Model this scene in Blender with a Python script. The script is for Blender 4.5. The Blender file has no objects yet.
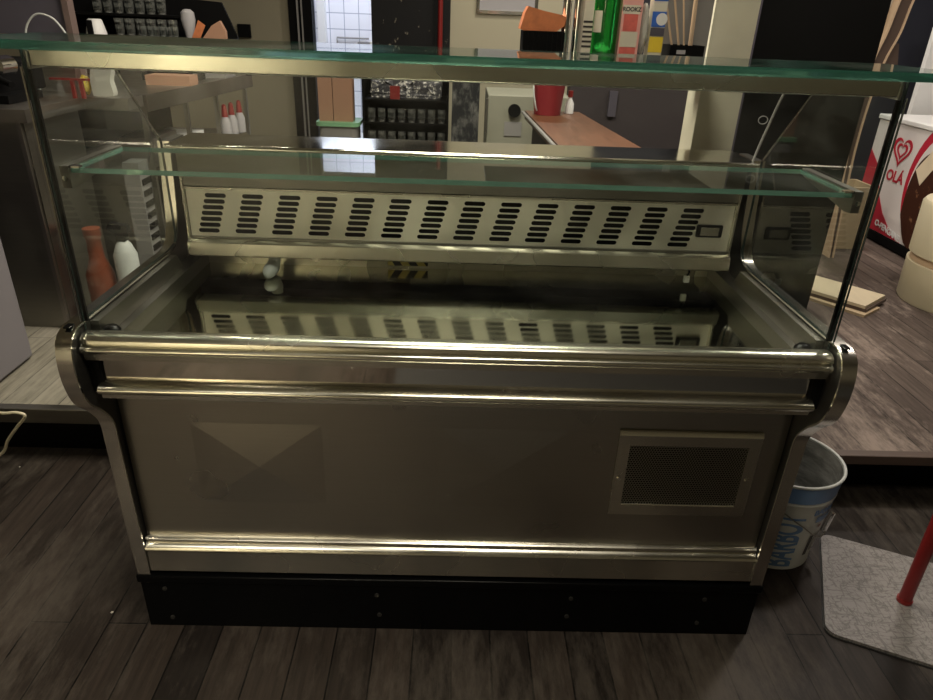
import bpy, bmesh, math, random
from mathutils import Vector, Matrix
random.seed(7)
S = bpy.context.scene
COL = S.collection
PI = math.pi

# ------------------------------------------------------------------ materials
def new_mat(name):
    m = bpy.data.materials.new(name); m.use_nodes = True
    nt = m.node_tree; nt.nodes.clear()
    out = nt.nodes.new('ShaderNodeOutputMaterial')
    return m, nt, out

def N(nt, typ, **kw):
    n = nt.nodes.new(typ)
    for k, v in kw.items():
        if k in n.inputs: n.inputs[k].default_value = v
        else: setattr(n, k, v)
    return n

def coords(nt, scale=(1, 1, 1), rot=(0, 0, 0)):
    tc = nt.nodes.new('ShaderNodeTexCoord'); mp = nt.nodes.new('ShaderNodeMapping')
    mp.inputs['Scale'].default_value = scale; mp.inputs['Rotation'].default_value = rot
    nt.links.new(tc.outputs['Object'], mp.inputs['Vector'])
    return mp.outputs['Vector']

def c4(c): return (c[0], c[1], c[2], 1)

def solid(name, col, rough=.5, metal=0, spec=.5, var=.12, nscale=8, stretch=(1, 1, 1), bump=0, rvar=.08, emit=None, trans=0):
    """principled surface with a little procedural unevenness in tone and gloss"""
    m, nt, out = new_mat(name)
    b = N(nt, 'ShaderNodeBsdfPrincipled'); L = nt.links.new
    vec = coords(nt, stretch)
    nz = N(nt, 'ShaderNodeTexNoise', Scale=nscale, Detail=6); L(vec, nz.inputs['Vector'])
    mix = N(nt, 'ShaderNodeMix', data_type='RGBA')
    mix.inputs[6].default_value = c4([x*(1-var) for x in col]); mix.inputs[7].default_value = c4([min(1, x*(1+var)) for x in col])
    L(nz.outputs['Fac'], mix.inputs[0]); L(mix.outputs[2], b.inputs['Base Color'])
    mr = N(nt, 'ShaderNodeMapRange'); mr.inputs['To Min'].default_value = max(.02, rough-rvar); mr.inputs['To Max'].default_value = rough+rvar
    L(nz.outputs['Fac'], mr.inputs['Value']); L(mr.outputs[0], b.inputs['Roughness'])
    b.inputs['Metallic'].default_value = metal
    b.inputs['Specular IOR Level'].default_value = spec
    b.inputs['Transmission Weight'].default_value = trans
    if emit:
        b.inputs['Emission Color'].default_value = c4(emit[0]); b.inputs['Emission Strength'].default_value = emit[1]
    if bump:
        bp = N(nt, 'ShaderNodeBump', Strength=bump, Distance=.01); L(nz.outputs['Fac'], bp.inputs['Height']); L(bp.outputs[0], b.inputs['Normal'])
    L(b.outputs[0], out.inputs[0])
    return m

def pane(name, tint, smear_haze=.0, ior=1.5):
    """clear sheet glass: see-through with a mirror reflection by Fresnel and a pale film for smears and painted brightness"""
    m, nt, out = new_mat(name); L = nt.links.new
    t = N(nt, 'ShaderNodeBsdfTransparent', Color=c4(tint)); g = N(nt, 'ShaderNodeBsdfGlossy', Roughness=.015)
    fr = N(nt, 'ShaderNodeFresnel', IOR=ior); mx = N(nt, 'ShaderNodeMixShader')
    ge = N(nt, 'ShaderNodeNewGeometry'); inv = N(nt, 'ShaderNodeMath', operation='SUBTRACT'); inv.inputs[0].default_value = 1; L(ge.outputs['Backfacing'], inv.inputs[1])
    k = N(nt, 'ShaderNodeMath', operation='MULTIPLY'); L(fr.outputs[0], k.inputs[0]); L(inv.outputs[0], k.inputs[1])
    L(k.outputs[0], mx.inputs[0]); L(t.outputs[0], mx.inputs[1]); L(g.outputs[0], mx.inputs[2])
    last = mx
    if smear_haze:
        nz = N(nt, 'ShaderNodeTexNoise', Scale=5, Detail=9, Roughness=.7); L(coords(nt, (1, 1, 2.5)), nz.inputs['Vector'])
        mr = N(nt, 'ShaderNodeMapRange'); mr.inputs['From Min'].default_value = .45; mr.inputs['From Max'].default_value = .8; mr.inputs['To Max'].default_value = smear_haze
        L(nz.outputs['Fac'], mr.inputs['Value'])
        d = N(nt, 'ShaderNodeBsdfDiffuse', Color=(.6, .6, .56, 1)); m2 = N(nt, 'ShaderNodeMixShader')
        L(mr.outputs[0], m2.inputs[0]); L(mx.outputs[0], m2.inputs[1]); L(d.outputs[0], m2.inputs[2]); last = m2
    L(last.outputs[0], out.inputs[0])
    return m

def planks(name, c1, c2, gap, width=.095, length=3.4, rough=.45, scuff=(.2, .18, .16), scuff_amt=.35, specks=True):
    m, nt, out = new_mat(name); L = nt.links.new
    b = N(nt, 'ShaderNodeBsdfPrincipled'); b.inputs['Specular IOR Level'].default_value = .18
    v = coords(nt, (1, 1, 1), (0, 0, PI/2))
    br = N(nt, 'ShaderNodeTexBrick', Scale=1.0); br.offset = .37; br.squash = 1
    br.inputs['Brick Width'].default_value = length; br.inputs['Row Height'].default_value = width
    br.inputs['Mortar Size'].default_value = .0022; br.inputs['Mortar Smooth'].default_value = .3; br.inputs['Bias'].default_value = 0
    br.inputs['Color1'].default_value = c4(c1); br.inputs['Color2'].default_value = c4(c2); br.inputs['Mortar'].default_value = c4(gap)
    L(v, br.inputs['Vector'])
    gr = N(nt, 'ShaderNodeTexNoise', Scale=3, Detail=9, Roughness=.65); L(coords(nt, (26, 1.6, 1)), gr.inputs['Vector'])
    big = N(nt, 'ShaderNodeTexNoise', Scale=2.3, Detail=5); L(coords(nt, (1, .6, 1)), big.inputs['Vector'])
    mulc = N(nt, 'ShaderNodeMapRange'); mulc.inputs['From Min'].default_value = .3; mulc.inputs['From Max'].default_value = .7; mulc.inputs['To Min'].default_value = .6; mulc.inputs['To Max'].default_value = 1.4
    L(gr.outputs['Fac'], mulc.inputs['Value'])
    mu = N(nt, 'ShaderNodeMix', data_type='RGBA', blend_type='MULTIPLY'); mu.inputs[0].default_value = 1
    L(br.outputs['Color'], mu.inputs[6]); L(mulc.outputs[0], mu.inputs[7])
    sm = N(nt, 'ShaderNodeMapRange'); sm.inputs['From Min'].default_value = .5; sm.inputs['From Max'].default_value = .64; sm.inputs['To Max'].default_value = scuff_amt
    fn = N(nt, 'ShaderNodeTexNoise', Scale=9, Detail=10, Roughness=.75); L(coords(nt, (3, .8, 1)), fn.inputs['Vector'])
    ad = N(nt, 'ShaderNodeMath', operation='MULTIPLY_ADD'); L(big.outputs['Fac'], ad.inputs[0]); ad.inputs[1].default_value = .5; hf = N(nt, 'ShaderNodeMath', operation='MULTIPLY'); hf.inputs[1].default_value = .55
    L(fn.outputs['Fac'], hf.inputs[0]); L(hf.outputs[0], ad.inputs[2]); L(ad.outputs[0], sm.inputs['Value'])
    mx = N(nt, 'ShaderNodeMix', data_type='RGBA'); L(sm.outputs[0], mx.inputs[0]); L(mu.outputs[2], mx.inputs[6]); mx.inputs[7].default_value = c4(scuff)
    last = mx.outputs[2]
    if specks:
        vo = N(nt, 'ShaderNodeTexVoronoi', Scale=7); L(coords(nt), vo.inputs['Vector'])
        lt = N(nt, 'ShaderNodeMath', operation='LESS_THAN'); L(vo.outputs['Distance'], lt.inputs[0]); lt.inputs[1].default_value = .025
        m3 = N(nt, 'ShaderNodeMix', data_type='RGBA'); L(lt.outputs[0], m3.inputs[0]); L(last, m3.inputs[6]); m3.inputs[7].default_value = (.5, .48, .42, 1); last = m3.outputs[2]
    L(last, b.inputs['Base Color'])
    rr = N(nt, 'ShaderNodeMapRange'); rr.inputs['To Min'].default_value = rough-.12; rr.inputs['To Max'].default_value = rough+.2
    L(fn.outputs['Fac'], rr.inputs['Value']); L(rr.outputs[0], b.inputs['Roughness'])
    bp = N(nt, 'ShaderNodeBump', Strength=.35, Distance=.004); L(br.outputs['Fac'], bp.inputs['Height']); bp.invert = True
    bp2 = N(nt, 'ShaderNodeBump', Strength=.12, Distance=.003); L(gr.outputs['Fac'], bp2.inputs['Height']); L(bp.outputs[0], bp2.inputs['Normal'])
    L(bp2.outputs[0], b.inputs['Normal'])
    L(b.outputs[0], out.inputs[0]); return m

def steel(name, col=(.56, .53, .46), rough=.25, brushed=(1, 1, 1), var=.08, aniso=0, smear=0, bump=.0):
    m, nt, out = new_mat(name); L = nt.links.new
    b = N(nt, 'ShaderNodeBsdfPrincipled', Metallic=1.0)
    nz = N(nt, 'ShaderNodeTexNoise', Scale=6, Detail=8, Roughness=.6); L(coords(nt, brushed), nz.inputs['Vector'])
    sp = N(nt, 'ShaderNodeTexNoise', Scale=4.5, Detail=2.5, Roughness=.5); L(coords(nt), sp.inputs['Vector'])
    mix = N(nt, 'ShaderNodeMix', data_type='RGBA'); mix.inputs[6].default_value = c4([x*(1-var) for x in col]); mix.inputs[7].default_value = c4([min(1, x*(1+var)) for x in col])
    L(nz.outputs['Fac'], mix.inputs[0]); L(mix.outputs[2], b.inputs['Base Color'])
    mr = N(nt, 'ShaderNodeMapRange'); mr.inputs['From Min'].default_value = .35; mr.inputs['From Max'].default_value = .75
    mr.inputs['To Min'].default_value = max(.03, rough-.05); mr.inputs['To Max'].default_value = rough+.05+smear
    L(sp.outputs['Fac'], mr.inputs['Value']); L(mr.outputs[0], b.inputs['Roughness'])
    if bump:
        bp = N(nt, 'ShaderNodeBump', Strength=bump, Distance=.004); L(sp.outputs['Fac'], bp.inputs['Height']); L(bp.outputs[0], b.inputs['Normal'])
    L(b.outputs[0], out.inputs[0]); return m

def perforated(name, pitch=.0062, r=.0024):
    m, nt, out = new_mat(name); L = nt.links.new
    tc = nt.nodes.new('ShaderNodeTexCoord'); sx = nt.nodes.new('ShaderNodeSeparateXYZ'); L(tc.outputs['Object'], sx.inputs[0])
    def M(op, a, bv=None):
        n = N(nt, 'ShaderNodeMath', operation=op)
        for i, q in enumerate((a, bv)):
            if q is None: continue
            if isinstance(q, (int, float)): n.inputs[i].default_value = q
            else: L(q, n.inputs[i])
        return n.outputs[0]
    px, pz = pitch, pitch*1.732
    def dist(off):
        u = M('ADD', M('DIVIDE', sx.outputs['X'], px), off+100); w = M('ADD', M('DIVIDE', sx.outputs['Z'], pz), off+100)
        u = M('MULTIPLY', M('SUBTRACT', M('FRACT', u), .5), px); w = M('MULTIPLY', M('SUBTRACT', M('FRACT', w), .5), pz)
        return M('SQRT', M('ADD', M('MULTIPLY', u, u), M('MULTIPLY', w, w)))
    d = M('MINIMUM', dist(0), dist(.5)); hole = M('LESS_THAN', d, r)
    b = N(nt, 'ShaderNodeBsdfPrincipled', Metallic=1.0, Roughness=.35); b.inputs['Base Color'].default_value = (.42, .41, .34, 1)
    t = N(nt, 'ShaderNodeBsdfTransparent'); mx = N(nt, 'ShaderNodeMixShader')
    L(hole, mx.inputs[0]); L(b.outputs[0], mx.inputs[1]); L(t.outputs[0], mx.inputs[2]); L(mx.outputs[0], out.inputs[0])
    return m

def tiles(name, col, grout, size=.15):
    m, nt, out = new_mat(name); L = nt.links.new
    b = N(nt, 'ShaderNodeBsdfPrincipled', Roughness=.2)
    br = N(nt, 'ShaderNodeTexBrick', Scale=1.0); br.offset = 0
    br.inputs['Brick Width'].default_value = size; br.inputs['Row Height'].default_value = size; br.inputs['Mortar Size'].default_value = .004
    br.inputs['Color1'].default_value = c4(col); br.inputs['Color2'].default_value = c4([x*.97 for x in col]); br.inputs['Mortar'].default_value = c4(grout)
    L(coords(nt, (1, 1, 1), (PI/2, 0, 0)), br.inputs['Vector']); L(br.outputs['Color'], b.inputs['Base Color']); L(b.outputs[0], out.inputs[0]); return m

def blotchy(name, c1, c2, scale=5, lo=.5, hi=.6, rough=.6, stretch=(1, 1, 1)):
    m, nt, out = new_mat(name); L = nt.links.new
    b = N(nt, 'ShaderNodeBsdfPrincipled', Roughness=rough); b.inputs['Specular IOR Level'].default_value = .2
    nz = N(nt, 'ShaderNodeTexNoise', Scale=scale, Detail=10, Roughness=.7); L(coords(nt, stretch), nz.inputs['Vector'])
    r = N(nt, 'ShaderNodeMapRange'); r.inputs['From Min'].default_value = lo; r.inputs['From Max'].default_value = hi; L(nz.outputs['Fac'], r.inputs['Value'])
    mx = N(nt, 'ShaderNodeMix', data_type='RGBA'); mx.inputs[6].default_value = c4(c1); mx.inputs[7].default_value = c4(c2)
    L(r.outputs[0], mx.inputs[0]); L(mx.outputs[2], b.inputs['Base Color']); L(b.outputs[0], out.inputs[0]); return m

M = {}
M['floor'] = planks('dark_planks', (.012, .0092, .0078), (.033, .025, .020), (.003, .0025, .002), scuff=(.10, .085, .07), scuff_amt=.5)
M['deck_right'] = planks('worn_planks_brown', (.06, .045, .039), (.105, .08, .068), (.012, .009, .008), scuff=(.3, .24, .205), scuff_amt=.75, rough=.5)
M['deck_left'] = planks('worn_planks_grey', (.16, .15, .12), (.23, .21, .17), (.04, .035, .03), scuff=(.32, .3, .25), scuff_amt=.5, rough=.5)
M['steel_panel'] = steel('brushed_steel_panel', (.44, .42, .37), .32, (1, 1, 40), .05, smear=.02)
M['steel'] = steel('satin_steel', (.66, .64, .56), .26, (2, 40, 40), .08, smear=.04)
M['steel_slot'] = steel('slotted_steel', (.82, .8, .71), .42, (2, 2, 2), .08, smear=.2)
M['chrome'] = steel('polished_trim', (.72, .7, .63), .12, (1, 1, 1), .04, smear=.04)
M['edge'] = steel('edge_strip_steel', (.78, .76, .7), .2, (1, 1, 1), .04, smear=.0)
M['rail'] = steel('rail_steel', (.74, .72, .62), .25, (1, 1, 1), .04, smear=.0)
M['fascia'] = steel('mirror_fascia', (.6, .57, .52), .07, (1, 1, 20), .04, smear=.04)
M['deck'] = steel('display_deck', (.6, .59, .49), .07, (1, 1, 1), .3, smear=.03)
M['beam'] = steel('lamp_housing_steel', (.66, .64, .56), .2, (1, 30, 30), .1, smear=.15)
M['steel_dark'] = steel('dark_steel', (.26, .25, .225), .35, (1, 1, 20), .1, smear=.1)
M['counter_steel'] = steel('counter_steel', (.3, .28, .26), .35, (20, 1, 1), .1, smear=.15)
M['cheek'] = solid('dark_cheek', (.035, .033, .03), .35, .3)
M['black'] = solid('black_board', (.004, .004, .004), .45, spec=.15, nscale=3)
M['black_matt'] = solid('black_matt', (.004, .004, .0043), .7, spec=.08)
M['plinth'] = solid('black_plinth', (.0022, .0022, .0024), .3, spec=.12)
M['glass'] = pane('clear_pane', (.96, .975, .965), .035)
M['glass_shelf'] = pane('shelf_pane', (.93, .965, .95), .05)
M['glass_edge'] = solid('green_glass_edge', (.05, .2, .15), .12, nscale=30, stretch=(.6, 3, 3), var=.35, trans=.5)
M['glass_edge_light'] = solid('pale_glass_edge', (.16, .36, .29), .15, nscale=30, stretch=(.6, 3, 3), var=.3, trans=.3)
M['glass_edge_dark'] = solid('dark_glass_edge', (.02, .03, .027), .15)
M['beige'] = solid('beige_wall', (.26, .235, .17), .8, var=.05, nscale=2)
M['beige_lit'] = solid('beige_wall_lit', (.42, .39, .29), .8, var=.05, nscale=2)  # same beige wall, its stronger lighting put into the colour
M['navy'] = solid('navy_wall', (.016, .018, .03), .6)
M['plum'] = solid('plum_wall', (.036, .028, .031), .7, nscale=3)
M['white'] = solid('white_paint', (.72, .72, .72), .4, var=.03)
M['enamel_dim'] = solid('grey_enamel', (.17, .16, .175), .45, var=.04)
M['cab'] = solid('pale_cabinet', (.24, .24, .19), .5, var=.05)
M['white_lav'] = solid('white_enamel', (.36, .35, .37), .4, var=.04)
M['pillar'] = solid('plaster_pillar', (.62, .6, .48), .8, bump=.25, nscale=14, var=.08)
M['tile'] = tiles('white_tiles', (.82, .83, .9), (.35, .38, .48))
M['wood'] = solid('bar_wood', (.105, .04, .017), .45, var=.4, nscale=7, stretch=(6, .8, 1))
M['ply'] = solid('plywood', (.42, .32, .2), .6, var=.14, nscale=5, stretch=(1, 1, 7))
M['ply_pale'] = solid('pale_plywood', (.55, .47, .33), .55, var=.12, nscale=6, stretch=(5, 1, 1))
M['cream'] = solid('cream_plastic', (.62, .56, .4), .45, var=.04)
M['card'] = solid('cardboard', (.36, .2, .13), .75, var=.08)
M['grey'] = solid('grey_plastic', (.22, .215, .21), .5)
M['green_lid'] = solid('green_lid', (.2, .42, .24), .4)
M['red'] = solid('red_paint', (.2, .012, .012), .35, var=.1)
M['dkred'] = solid('dark_red_plastic', (.2, .018, .024), .4)
M['orange'] = solid('orange_plastic', (.16, .035, .013), .4)
M['orange_paper'] = solid('orange_paper', (.5, .16, .06), .7, var=.45, nscale=40)
M['green_glass'] = solid('green_bottle_glass', (.02, .34, .05), .08, trans=.75, var=.05)
M['label'] = solid('cream_label', (.62, .58, .48), .6, var=.06, nscale=30)
M['pink'] = solid('pink_red_print', (.6, .12, .1), .6, var=.35, nscale=60)
M['pink_card'] = solid('pink_card', (.72, .36, .33), .6, var=.06)
M['blue'] = solid('blue_print', (.03, .12, .5), .5, var=.1)
M['yellow'] = solid('yellow_print', (.75, .55, .04), .5, var=.08)
M['ink'] = solid('dark_ink', (.03, .025, .025), .6)
M['clear'] = pane('clear_glassware', (.86, .88, .88), .55, 1.7)  # pale film mixed in strongly to paint the glassware brighter
M['chromeware'] = steel('chrome_ware', (.75, .75, .76), .14)
M['bronze'] = solid('bronze_edge', (.16, .115, .105), .4, .2)
M['purple'] = solid('purple_grey_panel', (.075, .068, .09), .5, nscale=2)
M['lav'] = solid('lavender_trim', (.3, .34, .55), .5)
M['brown'] = solid('dark_brown_veneer', (.075, .05, .04), .5)
M['edge_wood'] = solid('pale_wood_edge', (.55, .4, .27), .5)
M['pale_inner'] = solid('pale_veneer', (.42, .36, .3), .5)
M['pail_white'] = solid('pail_white', (.5, .52, .51), .4, var=.06)
M['pail_blue'] = solid('pail_blue', (.1, .19, .38), .45, var=.1)
M['pail_in'] = blotchy('pail_dusty_inside', (.12, .12, .115), (.34, .34, .33), 7, .38, .66, .8, (1, 1, 3.5))
def scratched():
    m, nt, out = new_mat('scratched_plate'); L = nt.links.new
    b = N(nt, 'ShaderNodeBsdfPrincipled', Roughness=.32)
    prev = None
    for sc, st in ((8, (1, 6, 1)), (11, (5.5, 1, 1)), (18, (1, 2.6, 1)), (9, (3, 1.2, 1))):
        nz = N(nt, 'ShaderNodeTexNoise', Scale=sc, Detail=2); L(coords(nt, st, (0, 0, sc*.3)), nz.inputs['Vector'])
        d = N(nt, 'ShaderNodeMath', operation='SUBTRACT'); L(nz.outputs['Fac'], d.inputs[0]); d.inputs[1].default_value = .5
        a = N(nt, 'ShaderNodeMath', operation='ABSOLUTE'); L(d.outputs[0], a.inputs[0])
        r = N(nt, 'ShaderNodeMapRange'); r.inputs['From Max'].default_value = .02; r.inputs['To Min'].default_value = .85; r.inputs['To Max'].default_value = 0; L(a.outputs[0], r.inputs['Value'])
        if prev is None: prev = r.outputs[0]
        else:
            q = N(nt, 'ShaderNodeMath', operation='MAXIMUM'); L(prev, q.inputs[0]); L(r.outputs[0], q.inputs[1]); prev = q.outputs[0]
    mx = N(nt, 'ShaderNodeMix', data_type='RGBA'); mx.inputs[6].default_value = (.23, .215, .21, 1); mx.inputs[7].default_value = (.09, .083, .08, 1)
    L(prev, mx.inputs[0]); L(mx.outputs[2], b.inputs['Base Color']); L(b.outputs[0], out.inputs[0]); return m
M['plate'] = scratched()
M['rubber'] = solid('rubber', (.02, .02, .02), .7)
M['freezer'] = solid('freezer_white', (.66, .62, .62), .4, var=.02)
M['f_red'] = solid('freezer_red', (.42, .012, .035), .4, var=.05)
M['choc'] = blotchy('nutty_chocolate', (.045, .016, .01), (.22, .11, .06), 16, .6, .66, .4)
M['vanilla'] = solid('vanilla', (.7, .6, .45), .6)
M['torn'] = blotchy('torn_paint', (.008, .008, .009), (.2, .18, .14), 9, .63, .65, .6, (1.5, 1, 1))
M['speckle'] = blotchy('speckled_steel', (.03, .032, .035), (.2, .2, .19), 9, .5, .65, .35, (1, 1, .5))
M['foil'] = blotchy('crumpled_foil', (.08, .08, .09), (.75, .73, .68), 38, .52, .6, .3)
M['cloth'] = solid('white_cloth', (.45, .44, .4), .9, bump=.3, nscale=12)
M['yellow_bag'] = blotchy('yellow_packet', (.5, .38, .05), (.1, .08, .02), 40, .5, .6)
M['perf'] = perforated('perforated_mesh')
M['hazard'] = None
def hazard():
    m, nt, out = new_mat('hazard_stripes'); L = nt.links.new
    b = N(nt, 'ShaderNodeBsdfPrincipled', Roughness=.5)
    w = N(nt, 'ShaderNodeTexWave', Scale=9); w.bands_direction = 'DIAGONAL'; L(coords(nt, (1.6, 0, 1)), w.inputs['Vector'])
    g = N(nt, 'ShaderNodeMath', operation='GREATER_THAN'); g.inputs[1].default_value = .5; L(w.outputs['Fac'], g.inputs[0])
    mx = N(nt, 'ShaderNodeMix', data_type='RGBA'); mx.inputs[6].default_value = (.02, .02, .02, 1); mx.inputs[7].default_value = (.6, .5, .15, 1)
    L(g.outputs[0], mx.inputs[0]); L(mx.outputs[2], b.inputs['Base Color']); L(b.outputs[0], out.inputs[0]); return m
M['hazard'] = hazard()

# ------------------------------------------------------------------ geometry helpers (world coordinates)
def box(bm, x0, x1, y0, y1, z0, z1, bev=0):
    vs = [bm.verts.new(p) for p in ((x0,y0,z0),(x1,y0,z0),(x1,y1,z0),(x0,y1,z0),(x0,y0,z1),(x1,y0,z1),(x1,y1,z1),(x0,y1,z1))]
    fs = [bm.faces.new([vs[i] for i in f]) for f in ((0,3,2,1),(4,5,6,7),(0,1,5,4),(1,2,6,5),(2,3,7,6),(3,0,4,7))]
    if bev:
        es = list({e for f in fs for e in f.edges})
        bmesh.ops.bevel(bm, geom=es, offset=bev, segments=2, affect='EDGES', profile=.5); bm.normal_update()
        for f in bm.faces: f.smooth = max(abs(c) for c in f.normal) < .999
    return bm

def B(*a, bev=0): return box(bmesh.new(), *a, bev=bev)

def prism_x(bm, pts, x0, x1, closed=True):
    """(y,z) outline swept along x"""
    a = [bm.verts.new((x0, y, z)) for y, z in pts]; b = [bm.verts.new((x1, y, z)) for y, z in pts]
    n = len(pts)
    for i in range(n if closed else n-1):
        j = (i+1) % n; bm.faces.new((a[i], a[j], b[j], b[i]))
    if closed: bm.faces.new(a[::-1]); bm.faces.new(b)
    bmesh.ops.recalc_face_normals(bm, faces=bm.faces[:]); return bm

def prism_z(bm, pts, z0, z1):
    a = [bm.verts.new((x, y, z0)) for x, y in pts]; b = [bm.verts.new((x, y, z1)) for x, y in pts]; n = len(pts)
    for i in range(n): j = (i+1) % n; bm.faces.new((a[i], a[j], b[j], b[i]))
    bm.faces.new(a[::-1]); bm.faces.new(b); bmesh.ops.recalc_face_normals(bm, faces=bm.faces[:]); return bm

def prism_y(bm, pts, y0, y1):
    a = [bm.verts.new((x, y0, z)) for x, z in pts]; b = [bm.verts.new((x, y1, z)) for x, z in pts]; n = len(pts)
    for i in range(n): j = (i+1) % n; bm.faces.new((a[i], a[j], b[j], b[i]))
    bm.faces.new(a[::-1]); bm.faces.new(b); bmesh.ops.recalc_face_normals(bm, faces=bm.faces[:]); return bm

def ribbon(bm, pts, x0, x1, th):
    """strip of thickness th following an open (y,z) path, on its left-hand normal"""
    n = len(pts); off = []
    for i in range(n):
        p = Vector(pts[max(0, i-1)]); q = Vector(pts[min(n-1, i+1)]); d = (q-p).normalized(); off.append((pts[i][0]-d.y*th, pts[i][1]+d.x*th))
    return prism_x(bm, list(pts)+off[::-1], x0, x1)

def tube(bm, pts, r, seg=10, caps=True):
    pts = [Vector(p) for p in pts]; rings = []; n = len(pts); up = None
    for i in range(n):
        d = (pts[min(n-1, i+1)]-pts[max(0, i-1)]).normalized()
        if up is None:
            up = Vector((0, 0, 1)) if abs(d.z) < .9 else Vector((1, 0, 0))
        s = d.cross(up).normalized(); up = s.cross(d).normalized(); rr = r[i] if isinstance(r, (list, tuple)) else r
        rings.append([bm.verts.new(pts[i]+(s*math.cos(2*PI*k/seg)+up*math.sin(2*PI*k/seg))*rr) for k in range(seg)])
    for a, b in zip(rings, rings[1:]):
        for k in range(seg): bm.faces.new((a[k], a[(k+1) % seg], b[(k+1) % seg], b[k]))
    if caps: bm.faces.new(rings[0][::-1]); bm.faces.new(rings[-1])
    return bm

def lathe(bm, prof, cx, cy, seg=32, close=False):
    rings = [[bm.verts.new((cx+r*math.cos(2*PI*k/seg), cy+r*math.sin(2*PI*k/seg), z)) for k in range(seg)] if r > 1e-6 else [bm.verts.new((cx, cy, z))] for r, z in prof]
    for a, b in zip(rings, rings[1:]):
        for k in range(seg):
            k2 = (k+1) % seg
            if len(a) == 1 and len(b) == 1: continue
            if len(a) == 1: bm.faces.new((a[0], b[k2], b[k]))
            elif len(b) == 1: bm.faces.new((a[k], a[k2], b[0]))
            else: bm.faces.new((a[k], a[k2], b[k2], b[k]))
    bmesh.ops.recalc_face_normals(bm, faces=bm.faces[:]); return bm

def smooth_path(pts, k=6):
    """Catmull-Rom through points"""
    P = [Vector(p) for p in pts]; out = []
    for i in range(len(P)-1):
        p0 = P[max(0, i-1)]; p1 = P[i]; p2 = P[i+1]; p3 = P[min(len(P)-1, i+2)]
        for j in range(k):
            t = j/k; out.append(.5*((2*p1)+(p2-p0)*t+(2*p0-5*p1+4*p2-p3)*t*t+(3*p1-p0-3*p2+p3)*t**3))
    out.append(P[-1]); return [tuple(v) for v in out]

def is_smooth(me, ang=40):
    if any(p.use_smooth for p in me.polygons): return
    for p in me.polygons: p.use_smooth = True
    me.set_sharp_from_angle(angle=math.radians(ang))

def link(name, bm, mat, origin, smooth=True):
    me = bpy.data.meshes.new(name); bmesh.ops.translate(bm, verts=bm.verts[:], vec=-Vector(origin)); bm.to_mesh(me); bm.free()
    for m in (mat if isinstance(mat, (list, tuple)) else [mat]): me.materials.append(m)
    if smooth: is_smooth(me)
    o = bpy.data.objects.new(name, me); COL.objects.link(o); return o

def root_loc(o):
    while o.parent: o = o.parent
    return Vector(o.location)

def part(name, bm, mat, parent, label=None):
    o = link(name, bm, mat, root_loc(parent)); o.parent = parent
    if label: o['label'] = label
    return o

def tag(o, label, cat, group=None):
    o['label'] = label; o['category'] = cat
    if group: o['group'] = group
    return o

def thing(name, loc, label, cat, group=None):
    o = bpy.data.objects.new(name, None); o.location = loc; o.empty_display_size = .1; COL.objects.link(o); return tag(o, label, cat, group)

def single(name, bm, mat, label, cat, group=None):
    z = min(v.co.z for v in bm.verts); cx = sum(v.co.x for v in bm.verts)/len(bm.verts); cy = sum(v.co.y for v in bm.verts)/len(bm.verts)
    o = link(name, bm, mat, (cx, cy, z)); o.location = (cx, cy, z); return tag(o, label, cat, group)

def struct(name, bm, mat, smooth=False):
    o = link(name, bm, mat, (0, 0, 0), smooth); o['kind'] = 'structure'; return o

def text_bm(body, size, depth=.0008, align='CENTER', bold=0):
    cu = bpy.data.curves.new('lettering', 'FONT'); cu.body = body; cu.size = size; cu.extrude = depth; cu.align_x = align; cu.align_y = 'CENTER'; cu.offset = bold
    ob = bpy.data.objects.new('lettering', cu); COL.objects.link(ob); dg = bpy.context.evaluated_depsgraph_get(); dg.update()
    me = bpy.data.meshes.new_from_object(ob.evaluated_get(dg)); bm = bmesh.new(); bm.from_mesh(me)
    bpy.data.objects.remove(ob); bpy.data.curves.remove(cu); bpy.data.meshes.remove(me); return bm

def sliced(bm, step):
    """cut flat lettering into narrow strips both ways so it can bend"""
    for ax in (0, 1):
        lo = min(v.co[ax] for v in bm.verts); hi = max(v.co[ax] for v in bm.verts); q = lo+step
        while q < hi:
            n = Vector((0, 0, 0)); n[ax] = 1; c = Vector((0, 0, 0)); c[ax] = q
            bmesh.ops.bisect_plane(bm, geom=bm.verts[:]+bm.edges[:]+bm.faces[:], plane_co=c, plane_no=n); q += step
    return bm

def fitted(bm, w, h):
    for ax, s_ in ((0, w), (1, h)):
        lo = min(v.co[ax] for v in bm.verts); hi = max(v.co[ax] for v in bm.verts)
        for v in bm.verts: v.co[ax] = ((v.co[ax]-lo)/(hi-lo)-.5)*s_
    return bm

def place(bm, x_dir, y_dir, at):
    """text plane -> world: local x to x_dir, local y to y_dir"""
    xd = Vector(x_dir).normalized(); yd = Vector(y_dir).normalized(); zd = xd.cross(yd)
    m = Matrix((xd, yd, zd)).transposed().to_4x4(); m.translation = Vector(at); bmesh.ops.transform(bm, matrix=m, verts=bm.verts[:]); return bm

def plate_with_holes(outer, holes, depth):
    """2-D curve filled with holes, as mesh in local xy"""
    cu = bpy.data.curves.new('plate', 'CURVE'); cu.dimensions = '2D'; cu.fill_mode = 'BOTH'; cu.extrude = depth/2
    for loop in [outer]+holes:
        sp = cu.splines.new('POLY'); sp.points.add(len(loop)-1); sp.use_cyclic_u = True
        for p, q in zip(sp.points, loop): p.co = (q[0], q[1], 0, 1)
    ob = bpy.data.objects.new('plate', cu); COL.objects.link(ob); dg = bpy.context.evaluated_depsgraph_get(); dg.update()
    me = bpy.data.meshes.new_from_object(ob.evaluated_get(dg)); bm = bmesh.new(); bm.from_mesh(me)
    bpy.data.objects.remove(ob); bpy.data.curves.remove(cu); bpy.data.meshes.remove(me); return bm

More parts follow.
